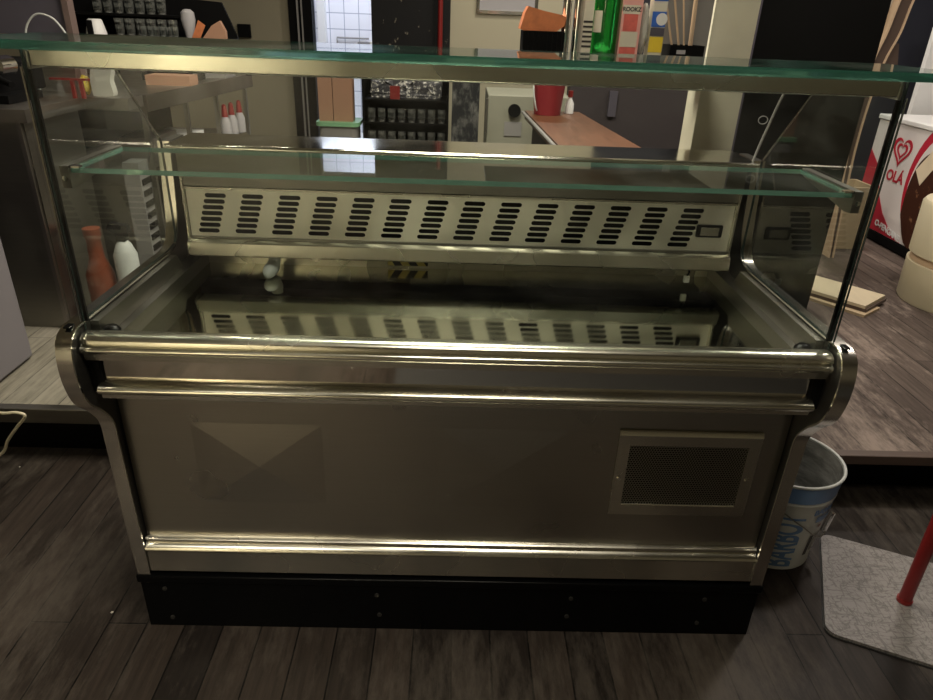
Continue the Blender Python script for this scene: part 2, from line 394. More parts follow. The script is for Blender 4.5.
def slot_loop(cx, cy, w, h, k=5):
    r = h/2; out = []
    for i in range(k+1): a = -PI/2+PI*i/k; out.append((cx+w/2-r+r*math.cos(a), cy+r*math.sin(a)))
    for i in range(k+1): a = PI/2+PI*i/k; out.append((cx-w/2+r+r*math.cos(a), cy+r*math.sin(a)))
    return out

def pane_box(x0, x1, y0, y1, z0, z1, edge_axes):
    """box whose faces along edge_axes use material slot 1"""
    bm = B(x0, x1, y0, y1, z0, z1)
    bm.normal_update()
    for f in bm.faces:
        for ax in edge_axes:
            if abs(f.normal[ax]) > .9: f.material_index = 1
    return bm

# ------------------------------------------------------------------ the setting
ZP = .17
struct('floor', B(-4, 4.5, -3.6, 5.2, -.06, 0), M['floor'])
struct('dark_reflection_mat', B(-.25, 2.0, -2.6, -1.05, .0005, .008), M['rubber'])  # unseen mat, added so the steel's right half mirrors something dark
# raised floors left and right with trimmed edge and black kick
def platform(tagname, x0, x1, y0, zt, mat, kick, lipmat, lip):
    struct('trim_%d' % (1 if x0 < 0 else 2), B(x0, x1, y0, y0+.035, zt-lip, zt+.004, bev=.003), lipmat)
    struct('platform_' + tagname, B(x0, x1, y0+.035, 5.2, zt-.05, zt), mat)
    struct('baseboard_' + tagname, B(x0, x1, kick, kick+.03, 0, zt-.05), M['plinth'])
platform('left', -4, 0, .712, ZP, M['deck_left'], .745, M['steel_dark'], .05)
platform('right', 0, 4.5, .553, ZP, M['deck_right'], .64, M['brown'], .03)
# walls: back wall with doorway, room behind it
struct('wall_back', B(-3.2, -1.404, 5, 5.12, ZP, 2.9), M['beige'])
struct('wall_back.001', B(-.09, 1.2, 5, 5.12, ZP, 2.9), M['beige_lit'])
struct('wall_back.002', B(-1.404, -.09, 5, 5.12, 2.2, 2.9), M['beige'])
struct('wall_back.003', B(1.2, 4.5, 5, 5.12, ZP, 2.9), M['navy'])
struct('wall_left', B(-4.1, -4, -3.6, 5.2, 0, 2.9), M['beige'])
struct('wall_right', B(4.5, 4.6, -3.6, 5.2, 0, 2.9), M['beige'])
struct('wall_front', B(-4.1, 4.6, -3.7, -3.6, 0, 2.9), M['beige'])
struct('wall_partition', B(-4, -3.2, 5, 5.12, ZP, 2.9), M['beige'])
struct('ceiling', B(-4.1, 4.6, -3.7, 7.2, 2.9, 3.0), M['beige'])
f = struct('door_1', B(-1.404, -1.216, 4.96, 5.08, ZP, 2.2), M['black_matt'])
df = part('door_edge_trim', B(-1.335, -1.322, 4.945, 4.96, ZP, 2.2), M['grey'], f); df = part('door_edge_trim', B(-1.30, -1.29, 4.945, 4.96, ZP, 2.2), M['grey'], f)
d2 = struct('door_2', B(-.733, -.09, 4.96, 5.03, ZP, 2.2), M['torn'])
# tiled room
struct('wall_tiled', B(-2.2, 0, 6.6, 6.7, ZP, 2.9), M['tile'])
struct('wall_tiled_left', B(-2.3, -2.2, 5.12, 6.7, ZP, 2.9), M['white'])
struct('wall_tiled_right', B(0, .1, 5.12, 6.7, ZP, 2.9), M['white'])
struct('floor_tiled', B(-2.3, .1, 5.2, 6.7, ZP-.05, ZP), M['white'])
# plum side wall behind the bar
struct('wall_navy', B(2.0, 4.5, 4.2, 4.3, ZP, 2.9), M['navy'])
struct('wall_plum', B(.68, 1.6, 3.3, 3.4, ZP, 1.33), M['plum'])

# ------------------------------------------------------------------ the display counter
dc = thing('display_counter', (0, .25, 0), 'long stainless steel refrigerated display counter with a glass front, standing on a black plinth', 'display counter')
prof = smooth_path([(0, .168), (-.004, .40), (-.006, .54), (-.010, .603), (-.040, .648), (-.078, .688), (-.096, .74), (-.097, .79), (-.085, .825), (-.058, .838)], 5) + [(.0, .838), (.2, .836)] + smooth_path([(.40, .834), (.437, .842), (.462, .866), (.478, .915), (.49, 1.0), (.498, 1.088)], 4)
for sgn in (-1, 1):
    xa, xb = sorted((sgn*.725, sgn*.748))
    ck = part('side_cheek', prism_x(bmesh.new(), prof+[(.60, 1.088), (.60, .168)], xa, xb), M['cheek'], dc)
    xa, xb = sorted((sgn*.722, sgn*.7515))
    part('edge_strip', ribbon(bmesh.new(), prof, xa, xb, .004), M['edge'], ck, 'bent chrome strip wrapped round the edge of the side cheek')
    bm = B(*sorted((sgn*.731, sgn*.742)), -.072, -.052, .8425, .8450); part('bolt_cap', bm, M['plinth'], ck)
# plinth
pl = part('plinth', B(-.75, .75, -.003, .60, 0, .145, bev=.001), M['plinth'], dc, 'black base plinth')
part('plinth_flange', B(-.756, .756, -.008, .60, .1455, .167, bev=.003), M['plinth'], pl)
for x, z in ((-.695, .125), (-.69, .03), (-.185, .115), (-.18, .05), (.29, .115), (.285, .055), (.62, .12), (.615, .04)):
    bm = bmesh.new(); tube(bm, [(x, -.003, z), (x, -.0065, z)], .0055, 10); part('screw', bm, M['cheek'], pl)
# lower front panel with two pressed crosses
bm = bmesh.new()
xs = [-.722, -.578, -.297, -.04, .245, .722]; zs = [.245, .372, .584, .672]; yp = .02
g = {}
for i, x in enumerate(xs):
    for j, z in enumerate(zs): g[i, j] = bm.verts.new((x, yp, z))
for i in range(5):
    for j in range(3):
        q = [g[i, j], g[i+1, j], g[i+1, j+1], g[i, j+1]]
        if j == 1 and i in (1, 3):
            dpt = .010 if i == 1 else .006
            c = bm.verts.new(((xs[i]+xs[i+1])/2, yp-dpt+.001, (zs[1]+zs[2])/2))
            for a in range(4): bm.faces.new((q[a], q[(a+1) % 4], c))
        else: bm.faces.new(q)
fp = link('front_panel', bm, M['steel_panel'], root_loc(dc)); fp.parent = dc
fp.data.set_sharp_from_angle(angle=math.radians(.5))
part('panel_backing', B(-.722, .722, .024, .05, .17, .672), M['cheek'], dc)
# ledge under the panel
led = [(.0195, .272), (.012, .272), (.007, .268), (.006, .262), (.010, .258), (.004, .255), (-.002, .250), (-.004, .244), (-.001, .240), (.0, .236), (.0, .178), (.0195, .178)]
part('bottom_rail', prism_x(bmesh.new(), led, -.7215, .7215), M['steel'], dc)
# bumper
top = [(-.0225, .765), (-.0225, .8185)] + smooth_path([(-.036, .823), (-.052, .823), (-.063, .817), (-.066, .809)], 4) + [(-.062, .8065)] + smooth_path([(-.064, .804), (-.070, .802), (-.073, .796), (-.069, .789)], 4) + [(-.063, .787), (-.061, .772), (-.0305, .7718), (-.0295, .765)]
part('top_rail', prism_x(bmesh.new(), top, -.7215, .7215), M['rail'], dc)
part('fascia_strip', B(-.70, .70, -.048, -.03, .722, .7715), M['fascia'], dc, 'mirror polished strip between the two chrome rails')
for sgn in (-1, 1):
    part('fascia_end', B(*sorted((sgn*.70, sgn*.7215)), -.055, -.03, .70, .7715), M['black_matt'], dc)
bot = [(.02, .7215), (-.046, .7215)] + smooth_path([(-.058, .722), (-.070, .718), (-.075, .710), (-.070, .702)], 4) + [(-.062, .700), (-.060, .688), (-.05, .684), (.02, .672)]
part('lower_rail', prism_x(bmesh.new(), bot, -.705, .705), M['rail'], dc)
# ventilation grille
gx0, gx1, gz0, gz1 = .352, .668, .366, .582
fr = bmesh.new()
for a in ((gx0, gx1, gz1-.026, gz1), (gx0, gx1, gz0, gz0+.026), (gx0, gx0+.026, gz0+.026, gz1-.026), (gx1-.026, gx1, gz0+.026, gz1-.026)):
    box(fr, a[0], a[1], .012, .0195, a[2], a[3])
vg = part('vent_grille', fr, M['steel'], dc, 'stainless framed perforated vent in the front panel')
part('grille_mesh', B(gx0+.026, gx1-.026, .0165, .0175, gz0+.026, gz1-.026), M['perf'], vg)
part('grille_void', B(gx0+.026, gx1-.026, .0185, .0195, gz0+.026, gz1-.026), M['black_matt'], vg)
bm = bmesh.new(); prism_x(bm, [(.0195, gz1+.012), (.0165, gz1+.012), (.0095, gz1+.0015), (.0095, gz1+.0003), (.0195, gz1+.0003)], gx0, gx1); part('frame_lip', bm, M['rail'], vg)
bm = bmesh.new(); tube(bm, [(gx0+.027, .0135, gz0+.0285), (gx1-.027, .0135, gz0+.0285)], .0027, 8); part('frame_lip', bm, M['rail'], vg)
for x in (gx0+.012, gx1-.014):
    bm = bmesh.new(); tube(bm, [(x, .012, .468), (x, .0085, .468)], .0045, 10); part('screw', bm, M['chrome'], vg)
# well
part('display_deck', B(-.69, .69, -.0095, .565, .745, .755), M['deck'], dc, 'dull polished steel display deck')
for sgn in (-1, 1):
    xa, xb = sorted((sgn*.69, sgn*.7245))
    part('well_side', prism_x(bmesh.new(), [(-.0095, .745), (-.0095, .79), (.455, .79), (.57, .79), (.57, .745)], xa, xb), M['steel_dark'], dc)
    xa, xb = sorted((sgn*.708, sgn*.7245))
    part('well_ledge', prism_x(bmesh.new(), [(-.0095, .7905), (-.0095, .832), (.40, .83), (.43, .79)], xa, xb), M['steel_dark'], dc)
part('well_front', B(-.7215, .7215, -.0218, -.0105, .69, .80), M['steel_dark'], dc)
part('well_floor', B(-.7245, .7245, .0505, .56, .69, .7445), M['cheek'], dc)
# slotted evaporator panel
PX0, PX1, PZ0, PZ1, PY = -.690, .690, .860, .981, .470
holes = []
for c in range(14):
    for r in range(7):
        holes.append(slot_loop(-.618+c*.0926-r*.0044, PZ1-.0165-r*.0150, .053, .0112))
bm = plate_with_holes([(PX0, PZ0), (PX1, PZ0), (PX1, PZ1), (PX0, PZ1)], holes, .0016)
place(bm, (1, 0, 0), (0, 0, 1), (0, PY, 0))
sp = part('slotted_panel', bm, M['steel_slot'], dc, 'perforated steel panel with fourteen slanting columns of slots')
part('panel_rim', B(PX0, PX1, PY-.006, PY+.004, PZ1, PZ1+.005), M['steel'], sp)
part('panel_rim', B(PX0, PX1, PY-.008, PY+.004, PZ0-.005, PZ0), M['steel_dark'], sp)
for x in (PX0-.006, PX1+.001): part('panel_rim', B(x, x+.005, PY-.012, PY+.004, .815, PZ1+.03), M['steel'], sp)
sw = part('switch', B(.600, .668, PY-.008, PY-.001, .897, .930, bev=.004), M['plinth'], sp, 'black rocker switch in its frame')
part('rocker', B(.610, .657, PY-.0105, PY-.0081, .903, .924, bev=.001), M['steel'], sw)
part('fan_void', B(-.70, .70, PY+.030, .565, .80, 1.07), M['black_matt'], dc)
part('panel_lip', prism_x(bmesh.new(), [(PY+.004, .8545), (PY-.018, .8545), (PY-.026, .848), (PY-.030, .818), (PY-.02, .812), (PY+.004, .812)], -.695, .695), M['steel'], dc)
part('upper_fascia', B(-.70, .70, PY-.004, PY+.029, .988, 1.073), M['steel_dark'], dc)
# drain fitting, dangling connector, hazard label in the recess under the lip
bm = bmesh.new(); tube(bm, [(-.493, .50, .8115), (-.493, .50, .79), (-.495, .487, .7765), (-.497, .462, .7745), (-.498, .446, .772), (-.498, .436, .768), (-.498, .433, .767)], [.015, .0155, .018, .0185, .0155, .009, .003], 14); part('drain_elbow', bm, M['pail_white'], dc, 'white plastic drain elbow')
bm = bmesh.new(); tube(bm, smooth_path([(.60, .48, .812), (.606, .475, .80), (.60, .47, .79)]), .003, 8); part('sensor_cable', bm, M['plinth'], dc)
part('sensor_plug', B(.592, .607, .464, .474, .772, .79, bev=.002), M['pail_white'], dc)
part('warning_label', B(-.20, -.09, .5635, .5648, .762, .785), M['hazard'], dc, 'yellow and black striped label')
part('well_back', B(-.7245, .7245, .5655, .60, .69, 1.073), M['steel'], dc)
# worktop behind
wt = part('rear_worktop', B(-.706, .706, .43, .60, 1.075, 1.094, bev=.004), M['chrome'], dc)
bm = bmesh.new(); tube(bm, [(-.708, .427, 1.088), (.708, .427, 1.088)], .0065, 12); part('worktop_edge', bm, M['chrome'], wt)
# glass
part('front_glass', pane_box(-.7225, .7225, -.036, -.030, .824, 1.318, (0,)), [M['glass'], M['glass_edge_dark']], dc, 'upright clear front pane')
for sgn in (-1, 1):
    xa, xb = sorted((sgn*.7225, sgn*.7285))
    pts = [(-.029, .8425), (-.029, 1.318), (.235, 1.318), (.455, 1.093), (.455, .87), (.44, .8475), (.40, .8425)]
    bm = prism_x(bmesh.new(), pts, xa, xb); bm.normal_update()
    for f_ in bm.faces:
        if abs(f_.normal.x) < .5: f_.material_index = 1
    sg = part('side_glass', bm, [M['glass'], M['glass_edge_dark']], dc)
    bm = bmesh.new(); tube(bm, [(sgn*.7255, .237, 1.316), (sgn*.7255, .457, 1.0935)], .0022, 6); part('glass_edge_bead', bm, M['chrome'], sg)
    bm = bmesh.new(); tube(bm, [(sgn*.7255, -.0395, .843), (sgn*.7255, -.0395, 1.292)], .0018, 6); part('corner_bead', bm, M['chrome' if sgn < 0 else 'glass_edge_dark'], sg)
    part('corner_seal', B(*sorted((sgn*.7170, sgn*.7222)), -.0295, -.024, .8395, 1.2875), M['plinth'], sg)
    bm = bmesh.new(); lathe(bm, [(0, .7555), (.010, .7555), (.010, .795), (.017, .798), (.018, .808), (.011, .816), (0, .818)], sgn*.694, .004, 16); part('glass_foot', bm, M['plinth'], dc)
ts = part('top_glass', pane_box(-.83, .83, -.055, .23, 1.3185, 1.3325, (0, 1)), [M['glass_shelf'], M['glass_edge']], dc, 'thick top glass with a green edge')
lb = part('light_housing', B(-.715, .715, -.0285, .045, 1.2925, 1.318, bev=.0015), M['beam'], dc, 'stainless lamp housing under the top glass')
for sgn in (-1, 1):
    part('housing_end_cap', B(*sorted((sgn*.7155, sgn*.7222)), -.0285, .05, 1.288, 1.318, bev=.002), M['steel_dark'], lb)
part('lamp_diffuser', B(-.68, .68, -.01, .03, 1.2895, 1.2924), M['pail_white'], lb)
ms = part('middle_shelf', pane_box(-.7055, .7055, .004, .214, 1.1145, 1.1235, (0, 1)), [M['glass_shelf'], M['glass_edge_light']], dc, 'clear glass shelf with a green edge')
for sgn in (-1, 1):
    xa, xb = sorted((sgn*.7062, sgn*.7222))
    br_ = part('shelf_bracket', prism_x(bmesh.new(), [(-.002, 1.127), (-.002, 1.088), (.02, 1.086), (.20, 1.112), (.214, 1.127)], xa, xb), M['steel_dark'], ms)
    bm = bmesh.new(); tube(bm, [(sgn*.7142, -.002, 1.106), (sgn*.7142, -.005, 1.106)], .005, 8); part('screw', bm, M['chrome'], br_)
    bm = bmesh.new(); box(bm, *sorted((sgn*.688, sgn*.7062)), -.001, .012, 1.1238, 1.1275); part('shelf_clip', bm, M['chrome'], br_)
# stray lamp cable with a loop at the right rear corner
bm = bmesh.new(); tube(bm, smooth_path([(.703, .455, 1.094), (.708, .45, 1.13), (.713, .43, 1.19), (.715, .40, 1.25), (.712, .36, 1.28), (.70, .2, 1.312)]), .003, 8)
tube(bm, [(.7+.011*math.cos(a), .441+.0, 1.192+.009*math.sin(a)) for a in [i*PI/8 for i in range(17)]], .0012, 6)
part('lamp_cable', bm, M['grey'], dc)

# ------------------------------------------------------------------ right: bucket, stand, boards, crate, freezer, bin
bk = thing('paint_bucket', (.938, .347, 0), 'white and blue metal paint bucket on the floor at the right end of the counter', 'bucket')
CX, CY = .938, .347
def rad(z): return .119+.025*z/.305
part('bucket_body', lathe(bmesh.new(), [(0, .006), (.113, .006), (.118, 0), (.1215, .003), (rad(.02), .02), (rad(.10), .10), (rad(.238), .238), (rad(.238)+.003, .242), (rad(.247), .246), (rad(.305), .305), (rad(.305)-.002, .305), (rad(.247)-.003, .247), (rad(.02)-.003, .02), (0, .012)], CX, CY, 48), M['pail_white'], bk)
part('blue_band', lathe(bmesh.new(), [(rad(.249)+.0006, .249), (rad(.30)+.0006, .30), (rad(.30)+.0012, .30), (rad(.249)+.0012, .249), (rad(.249)+.0006, .249)], CX, CY, 48), M['pail_blue'], bk)
bm = bmesh.new(); tube(bm, [(CX+(rad(.305)+.001)*math.cos(a), CY+(rad(.305)+.001)*math.sin(a), .306) for a in [i*2*PI/48 for i in range(49)]], .0042, 8); part('rim', bm, M['pail_white'], bk)
part('lining', lathe(bmesh.new(), [(0, .014), (rad(.02)-.005, .021), (rad(.15)-.0045, .15), (rad(.303)-.004, .303)], CX, CY, 48), M['pail_in'], bk, 'dusty grey inside')
def wrap(bm, ang0, zc, rot):
    """bend flat lettering round the bucket: local x -> around (or up), local y -> up (or around)"""
    for v in bm.verts:
        a, b, d = v.co.x, v.co.y, v.co.z
        if rot: a, b = -b, a
        z = zc+b; r = rad(z)+.0012+d; th = ang0+a/r
        v.co = (CX+r*math.cos(th), CY+r*math.sin(th), z)
    return bm
A0 = math.radians(-84)
part('lettering', wrap(sliced(fitted(text_bm('BARBOT', .088, .0004, bold=.002), .195, .088), .008), A0-.30, .112, True), M['pail_blue'], bk)
part('lettering', wrap(sliced(text_bm('BARBOT', .026, .0004, bold=.0008), .008), A0+.52, .214, False), M['pail_blue'], bk)
def patch(w, h, ang, z, mat, name, k=6):
    bm = bmesh.new(); cols = []
    for i in range(k+1):
        a = -w/2+w*i/k; cols.append((bm.verts.new((a, -h/2, 0)), bm.verts.new((a, h/2, 0)), bm.verts.new((a, h/2, .0006)), bm.verts.new((a, -h/2, .0006))))
    for p, q in zip(cols, cols[1:]):
        for m_ in range(4): bm.faces.new((p[m_], q[m_], q[(m_+1) % 4], p[(m_+1) % 4]))
    bm.faces.new(cols[0][::-1]); bm.faces.new(cols[-1])
    part(name, wrap(bm, ang, z, False), mat, bk)
patch(.075, .020, A0+.56, .186, M['pail_blue'], 'blue_label')
patch(.013, .075, A0+.36, .088, M['ink'], 'black_label')
patch(.030, .062, A0+.58, .094, M['grey'], 'grey_label')
patch(.012, .010, A0+.47, .158, M['orange'], 'round_mark')
bm = bmesh.new(); tube(bm, smooth_path([(CX+.142*math.cos(a), CY+.142*math.sin(a), z) for a, z in ((A0-.75, .24), (A0-.35, .205), (A0+.05, .165), (A0+.35, .132), (A0+.62, .118), (A0+.8, .118))]), .0018, 6); part('wire_handle', bm, M['steel_dark'], bk)
a_ = A0+.86; bm = bmesh.new(); tube(bm, [(CX+.139*math.cos(a_), CY+.139*math.sin(a_), .112), (CX+.147*math.cos(a_+.04), CY+.147*math.sin(a_+.04), .175)], .006, 8); part('handle_ear', bm, M['chromeware'], bk)

st = thing('pole_stand', (1.222, .109, 0), 'red metal pole rising from a scratched grey square base plate on the floor', 'stand')
def round_rect(c, u, hw, hh, r, k=5):
    u = Vector(u).normalized(); v = Vector((-u.y, u.x)); out = []
    for sx, sy, a0 in ((1, 1, 0), (-1, 1, PI/2), (-1, -1, PI), (1, -1, 3*PI/2)):
        for i in range(k+1):
            a = a0+PI/2*i/k; p = Vector(c)+u*(sx*(hw-r)+r*math.cos(a))+v*(sy*(hh-r)+r*math.sin(a)); out.append((p.x, p.y))
    return out
bp_ = part('base_plate', prism_z(bmesh.new(), round_rect((1.225, .105), (.894, -.40), .205, .205, .03), .003, .011), M['plate'], st)
part('plate_rim', prism_z(bmesh.new(), round_rect((1.225, .105), (.894, -.40), .208, .208, .032), 0, .003), M['rubber'], bp_)
bm = bmesh.new(); tube(bm, [(1.222, .109, .011), (1.222, .109, 1.3)], .0165, 20); part('pole', bm, M['red'], st)
bm = bmesh.new(); tube(bm, [(1.222, .109, .011), (1.222, .109, .020)], .0195, 20); part('collar', bm, M['red'], st)

def board(name, c, ang, w, d, z0, th, mat, label):
    u = Vector((math.cos(ang), math.sin(ang))); v = Vector((-u.y, u.x)); c = Vector(c)
    pts = [c+u*a*w/2+v*b*d/2 for a, b in ((-1, -1), (1, -1), (1, 1), (-1, 1))]
    return single(name, prism_z(bmesh.new(), [(p.x, p.y) for p in pts], z0, z0+th), mat, label, 'board', 'plywood boards on the raised floor')
board('plywood_board', (1.80, 2.0), math.radians(-52), .62, .17, ZP, .013, M['ply'], 'lowest thin board of the small stack on the raised floor, sticking out underneath')
board('plywood_board', (1.84, 2.05), math.radians(-50), .62, .24, ZP+.013, .016, M['brown'], 'dark board in the middle of the small stack on the raised floor')
board('plywood_board', (1.84, 2.05), math.radians(-50), .60, .24, ZP+.029, .015, M['ply_pale'], 'pale plywood board on top of the small stack on the raised floor')

cr = thing('wooden_crate', (2.36, 2.93, ZP), 'pale plywood crate on the raised floor in front of the ice cream freezer', 'crate')
for nm, a in (('front_board', (2.20, 2.5, 2.80, 2.815, ZP, .545)), ('back_board', (2.20, 2.5, 3.045, 3.06, ZP, .545)), ('end_board', (2.20, 2.215, 2.8155, 3.0445, ZP, .545)), ('end_board', (2.485, 2.5, 2.8155, 3.0445, ZP, .545)), ('bottom_board', (2.2155, 2.4845, 2.8155, 3.0445, ZP+.005, ZP+.02))):
    o_ = part(nm, B(*a), M['ply'], cr)
    if nm == 'front_board':
        for x, z in ((2.30, .40), (2.27, .30)):
            bm = bmesh.new(); tube(bm, [(x+.018*math.cos(q), 2.7995, z+.018*math.sin(q)) for q in [i*PI/8 for i in range(17)]], .004, 6); part('ring_mark', bm, M['steel_dark'], o_)

# ice cream freezer, front faces -x
fz = thing('ice_cream_freezer', (3.0, 2.5, ZP), 'white and red chest freezer with an ice cream picture at the right edge', 'freezer')
FX = 2.67
part('cabinet', B(FX, 3.3, 2.24, 3.28, .235, .885, bev=.006), M['freezer'], fz)
part('kick_base', B(FX+.03, 3.27, 2.27, 3.25, ZP, .2345), M['black_matt'], fz)
part('kick_trim', B(FX-.004, FX+.028, 2.24, 3.28, .18, .234, bev=.003), M['black_matt'], fz)
part('lid', B(FX-.008, 3.31, 2.23, 3.29, .8855, .915, bev=.006), M['white'], fz)
def on_front(pts, lift, mat, name, label=None):
    """outline (y,z) as a thin sticker on the freezer front"""
    pts = [(y, z) for y, z in pts]; return part(name, prism_x(bmesh.new(), pts, FX-lift, FX-lift+.0012), mat, fz, label)
def ell(cy, cz, ry, rz, a0, a1, k=20): return [(cy+ry*math.cos(a0+(a1-a0)*i/k), cz+rz*math.sin(a0+(a1-a0)*i/k)) for i in range(k+1)]
on_front([(3.275, .24), (3.275, .70), (3.13, .60), (3.06, .46), (2.97, .36), (2.83, .27), (2.72, .24)], .0018, M['f_red'], 'red_sweep', 'red swoosh printed along the lower corner')
on_front(ell(2.55, .60, .29, .37, 0, 2*PI, 40)[:-1], .0018, M['f_red'], 'red_oval')
on_front(ell(2.53, .57, .275, .34, 0, 2*PI, 40)[:-1], .0032, M['freezer'], 'picture_ground')
ice = smooth_path([(2.79, .40), (2.80, .56), (2.765, .70), (2.68, .78), (2.58, .77), (2.50, .66), (2.49, .42), (2.55, .28), (2.62, .235), (2.70, .27), (2.79, .40)], 5)[:-1]
on_front(ice, .0046, M['choc'], 'ice_cream_bar', 'picture of a nut and chocolate coated ice cream bar')
on_front([(2.775, .665), (2.70, .59), (2.64, .68), (2.57, .77), (2.68, .79)], .006, M['vanilla'], 'bitten_edge')
def heart(s, cy, cz):
    out = []
    for i in range(48):
        t = 2*PI*i/48; x = 16*math.sin(t)**3; y = 13*math.cos(t)-5*math.cos(2*t)-2*math.cos(3*t)-math.cos(4*t); out.append((cy-x*s/17, cz+y*s/17))
    return out
def heart_line(s, r, name):
    bm = bmesh.new(); h = heart(s, 2.962, .742); n = len(h); a = [[] for _ in range(4)]
    inner = heart(s-r, 2.962, .742)
    k0, k1 = 0, n-3
    for i in range(k0, k1):
        for q, (p, xx) in enumerate(((h[i], FX-.003), (inner[i], FX-.003), (inner[i], FX-.0015), (h[i], FX-.0015))): a[q].append(bm.verts.new((xx, p[0], p[1])))
    for i in range(len(a[0])-1):
        for q in range(4): bm.faces.new((a[q][i], a[q][i+1], a[(q+1) % 4][i+1], a[(q+1) % 4][i]))
    bmesh.ops.recalc_face_normals(bm, faces=bm.faces[:]); part(name, bm, M['f_red'], fz)
heart_line(.098, .022, 'heart_logo'); heart_line(.056, .019, 'heart_logo')
part('lettering', place(text_bm('OLÁ', .088, .0006, bold=.0025), (0, -1, 0), (0, 0, 1), (FX-.002, 2.955, .585)), M['f_red'], fz)
part('lettering', place(text_bm('O-PENGANE', .05, .0006, bold=.002), (0, -1, -.12), (0, -.12, 1), (FX-.0035, 2.87, .275)), M['white'], fz)

bm = bmesh.new()
bsk = thing('wire_basket', (2.86, 2.64, .916), 'black basket standing on the white freezer at the right edge', 'basket')
wl = bmesh.new()
for a in ((2.74, 3.0, 2.40, 2.41), (2.74, 3.0, 2.76, 2.77), (2.74, 2.75, 2.41, 2.76), (2.99, 3.0, 2.41, 2.76)): box(wl, a[0], a[1], a[2], a[3], .92, 1.04)
box(wl, 2.74, 3.0, 2.40, 2.77, .9155, .9195); part('basket_wall', wl, M['black_matt'], bsk)
bm = bmesh.new()
for i in range(11):
    y = 2.415+i*.0345; box(bm, 2.735, 2.7395, y, y+.006, .925, 1.038)
for z in (.95, .98, 1.01): box(bm, 2.732, 2.7348, 2.40, 2.77, z, z+.006)
part('basket_weave', bm, M['grey'], bsk)
single('upright_board', B(2.93, 3.6, 3.40, 3.44, ZP, 1.7), M['white'], 'tall white board standing behind the ice cream freezer at the right edge', 'board')
bn = thing('cream_drum', (2.52, 1.93, ZP), 'tall cream plastic drum at the right edge in front of the freezer', 'drum')
part('drum_body', lathe(bmesh.new(), [(0, ZP), (.262, ZP), (.268, ZP+.01), (.275, .37), (0, .37)], 2.52, 1.93, 48), M['cream'], bn)
part('drum_band', lathe(bmesh.new(), [(0, .3705), (.262, .3705), (.262, .409), (0, .409)], 2.52, 1.93, 48), M['edge_wood'], bn, 'tan recessed band')
part('drum_lid', lathe(bmesh.new(), [(0, .4095), (.276, .4095), (.282, .65), (.272, .665), (0, .665)], 2.52, 1.93, 48), M['cream'], bn)

# ------------------------------------------------------------------ middle and right background
single('black_partition', B(1.105, 1.583, 1.60, 1.65, ZP, 2.1), M['black'], 'tall plain black board standing behind the right end of the counter', 'board')
single('partition_edge_post', B(1.068, 1.1045, 1.60, 1.66, ZP, 2.1), M['purple'], 'narrow grey post along the left edge of the tall black board', 'post')
struct('pillar', B(.722, .852, .98, 1.10, ZP, 2.9), M['pillar'])
bw = thing('bentwood_hoop', (2.18, 2.62, .1), 'bent brown wooden hoop with pale edges leaning behind the tall black board', 'wooden hoop')
bw.location = (2.2, 2.63, ZP)
def band_y(path_a, path_b, y0, y1, mat, name, par):
    a = smooth_path(path_a, 6); b = smooth_path(path_b, 6); part(name, prism_y(bmesh.new(), list(a)+list(b)[::-1], y0, y1), mat, par)
hl = [(2.25, 1.75), (2.205, 1.53), (2.185, 1.38), (2.155, 1.24), (2.15, 1.05), (2.152, .85), (2.165, .65), (2.21, ZP)]
hr = [(2.32, 1.75), (2.265, 1.53), (2.245, 1.38), (2.205, 1.24), (2.185, 1.05), (2.18, .85), (2.188, .65), (2.225, ZP)]
band_y(hl, hr, 2.62, 2.68, M['brown'], 'hoop', bw)
band_y([(x-.010, z) for x, z in hl], [(x-.0005, z) for x, z in hl], 2.61, 2.69, M['edge_wood'], 'hoop_edge', bw)
band_y([(x+.0005, z) for x, z in hr], [(x+.008, z) for x, z in hr], 2.61, 2.69, M['edge_wood'], 'hoop_edge', bw)
band_y([(2.175, 1.75), (2.155, 1.5), (2.135, 1.25), (2.125, 1.0), (2.135, .8), (2.15, .66)], [(2.238, 1.75), (2.193, 1.53), (2.143, 1.24), (2.138, 1.0), (2.14, .8), (2.151, .66)], 2.66, 2.675, M['pale_inner'], 'inner_panel', bw)
part('foot_block', prism_y(bmesh.new(), [(2.24, 1.325), (2.268, 1.33), (2.30, 1.20), (2.215, 1.20)], 2.63, 2.67), M['brown'], bw)
bm = bmesh.new(); tube(bm, [(2.86, 4.1, ZP), (2.86, 4.1, 2.2)], .04, 4); single('lavender_post', bm, M['lav'], 'slim lavender post in front of the navy wall at the right', 'post')

# wooden bar running away from the counter
ba = thing('wooden_bar', (.55, 1.8, ZP), 'long brown wooden bar top running away behind the counter', 'bar')
part('bar_top', prism_z(bmesh.new(), [(.395, .95), (.335, 2.5), (.62, 2.52), (.70, 1.43), (.70, .95)], .91, .95), M['wood'], ba)
part('bar_front', prism_z(bmesh.new(), [(.43, 1.0), (.375, 2.45), (.58, 2.45), (.66, 1.43), (.66, 1.0)], ZP, .9095), M['plum'], ba)
bm = bmesh.new(); tube(bm, [(.385, .95, .94), (.325, 2.52, .94)], .008, 8); part('edge_trim', bm, M['grey'], ba)
rb = thing('red_bucket', (.43, 2.36, .95), 'dark red plastic bucket on the far end of the wooden bar', 'bucket')
part('bucket_body', lathe(bmesh.new(), [(0, .951), (.066, .951), (.088, 1.17), (.085, 1.17), (.063, .957), (0, .957)], .435, 2.38, 28), M['dkred'], rb)
bm = bmesh.new(); tube(bm, smooth_path([(.355, 2.33, 1.16), (.35, 2.30, 1.08), (.365, 2.30, 1.0), (.375, 2.31, .975)]), .004, 6); part('wire_handle', bm, M['pail_white'], rb)
sb = thing('small_bottle', (.56, 2.44, .95), 'small white bottle with a red cap at the far end of the wooden bar', 'bottle')
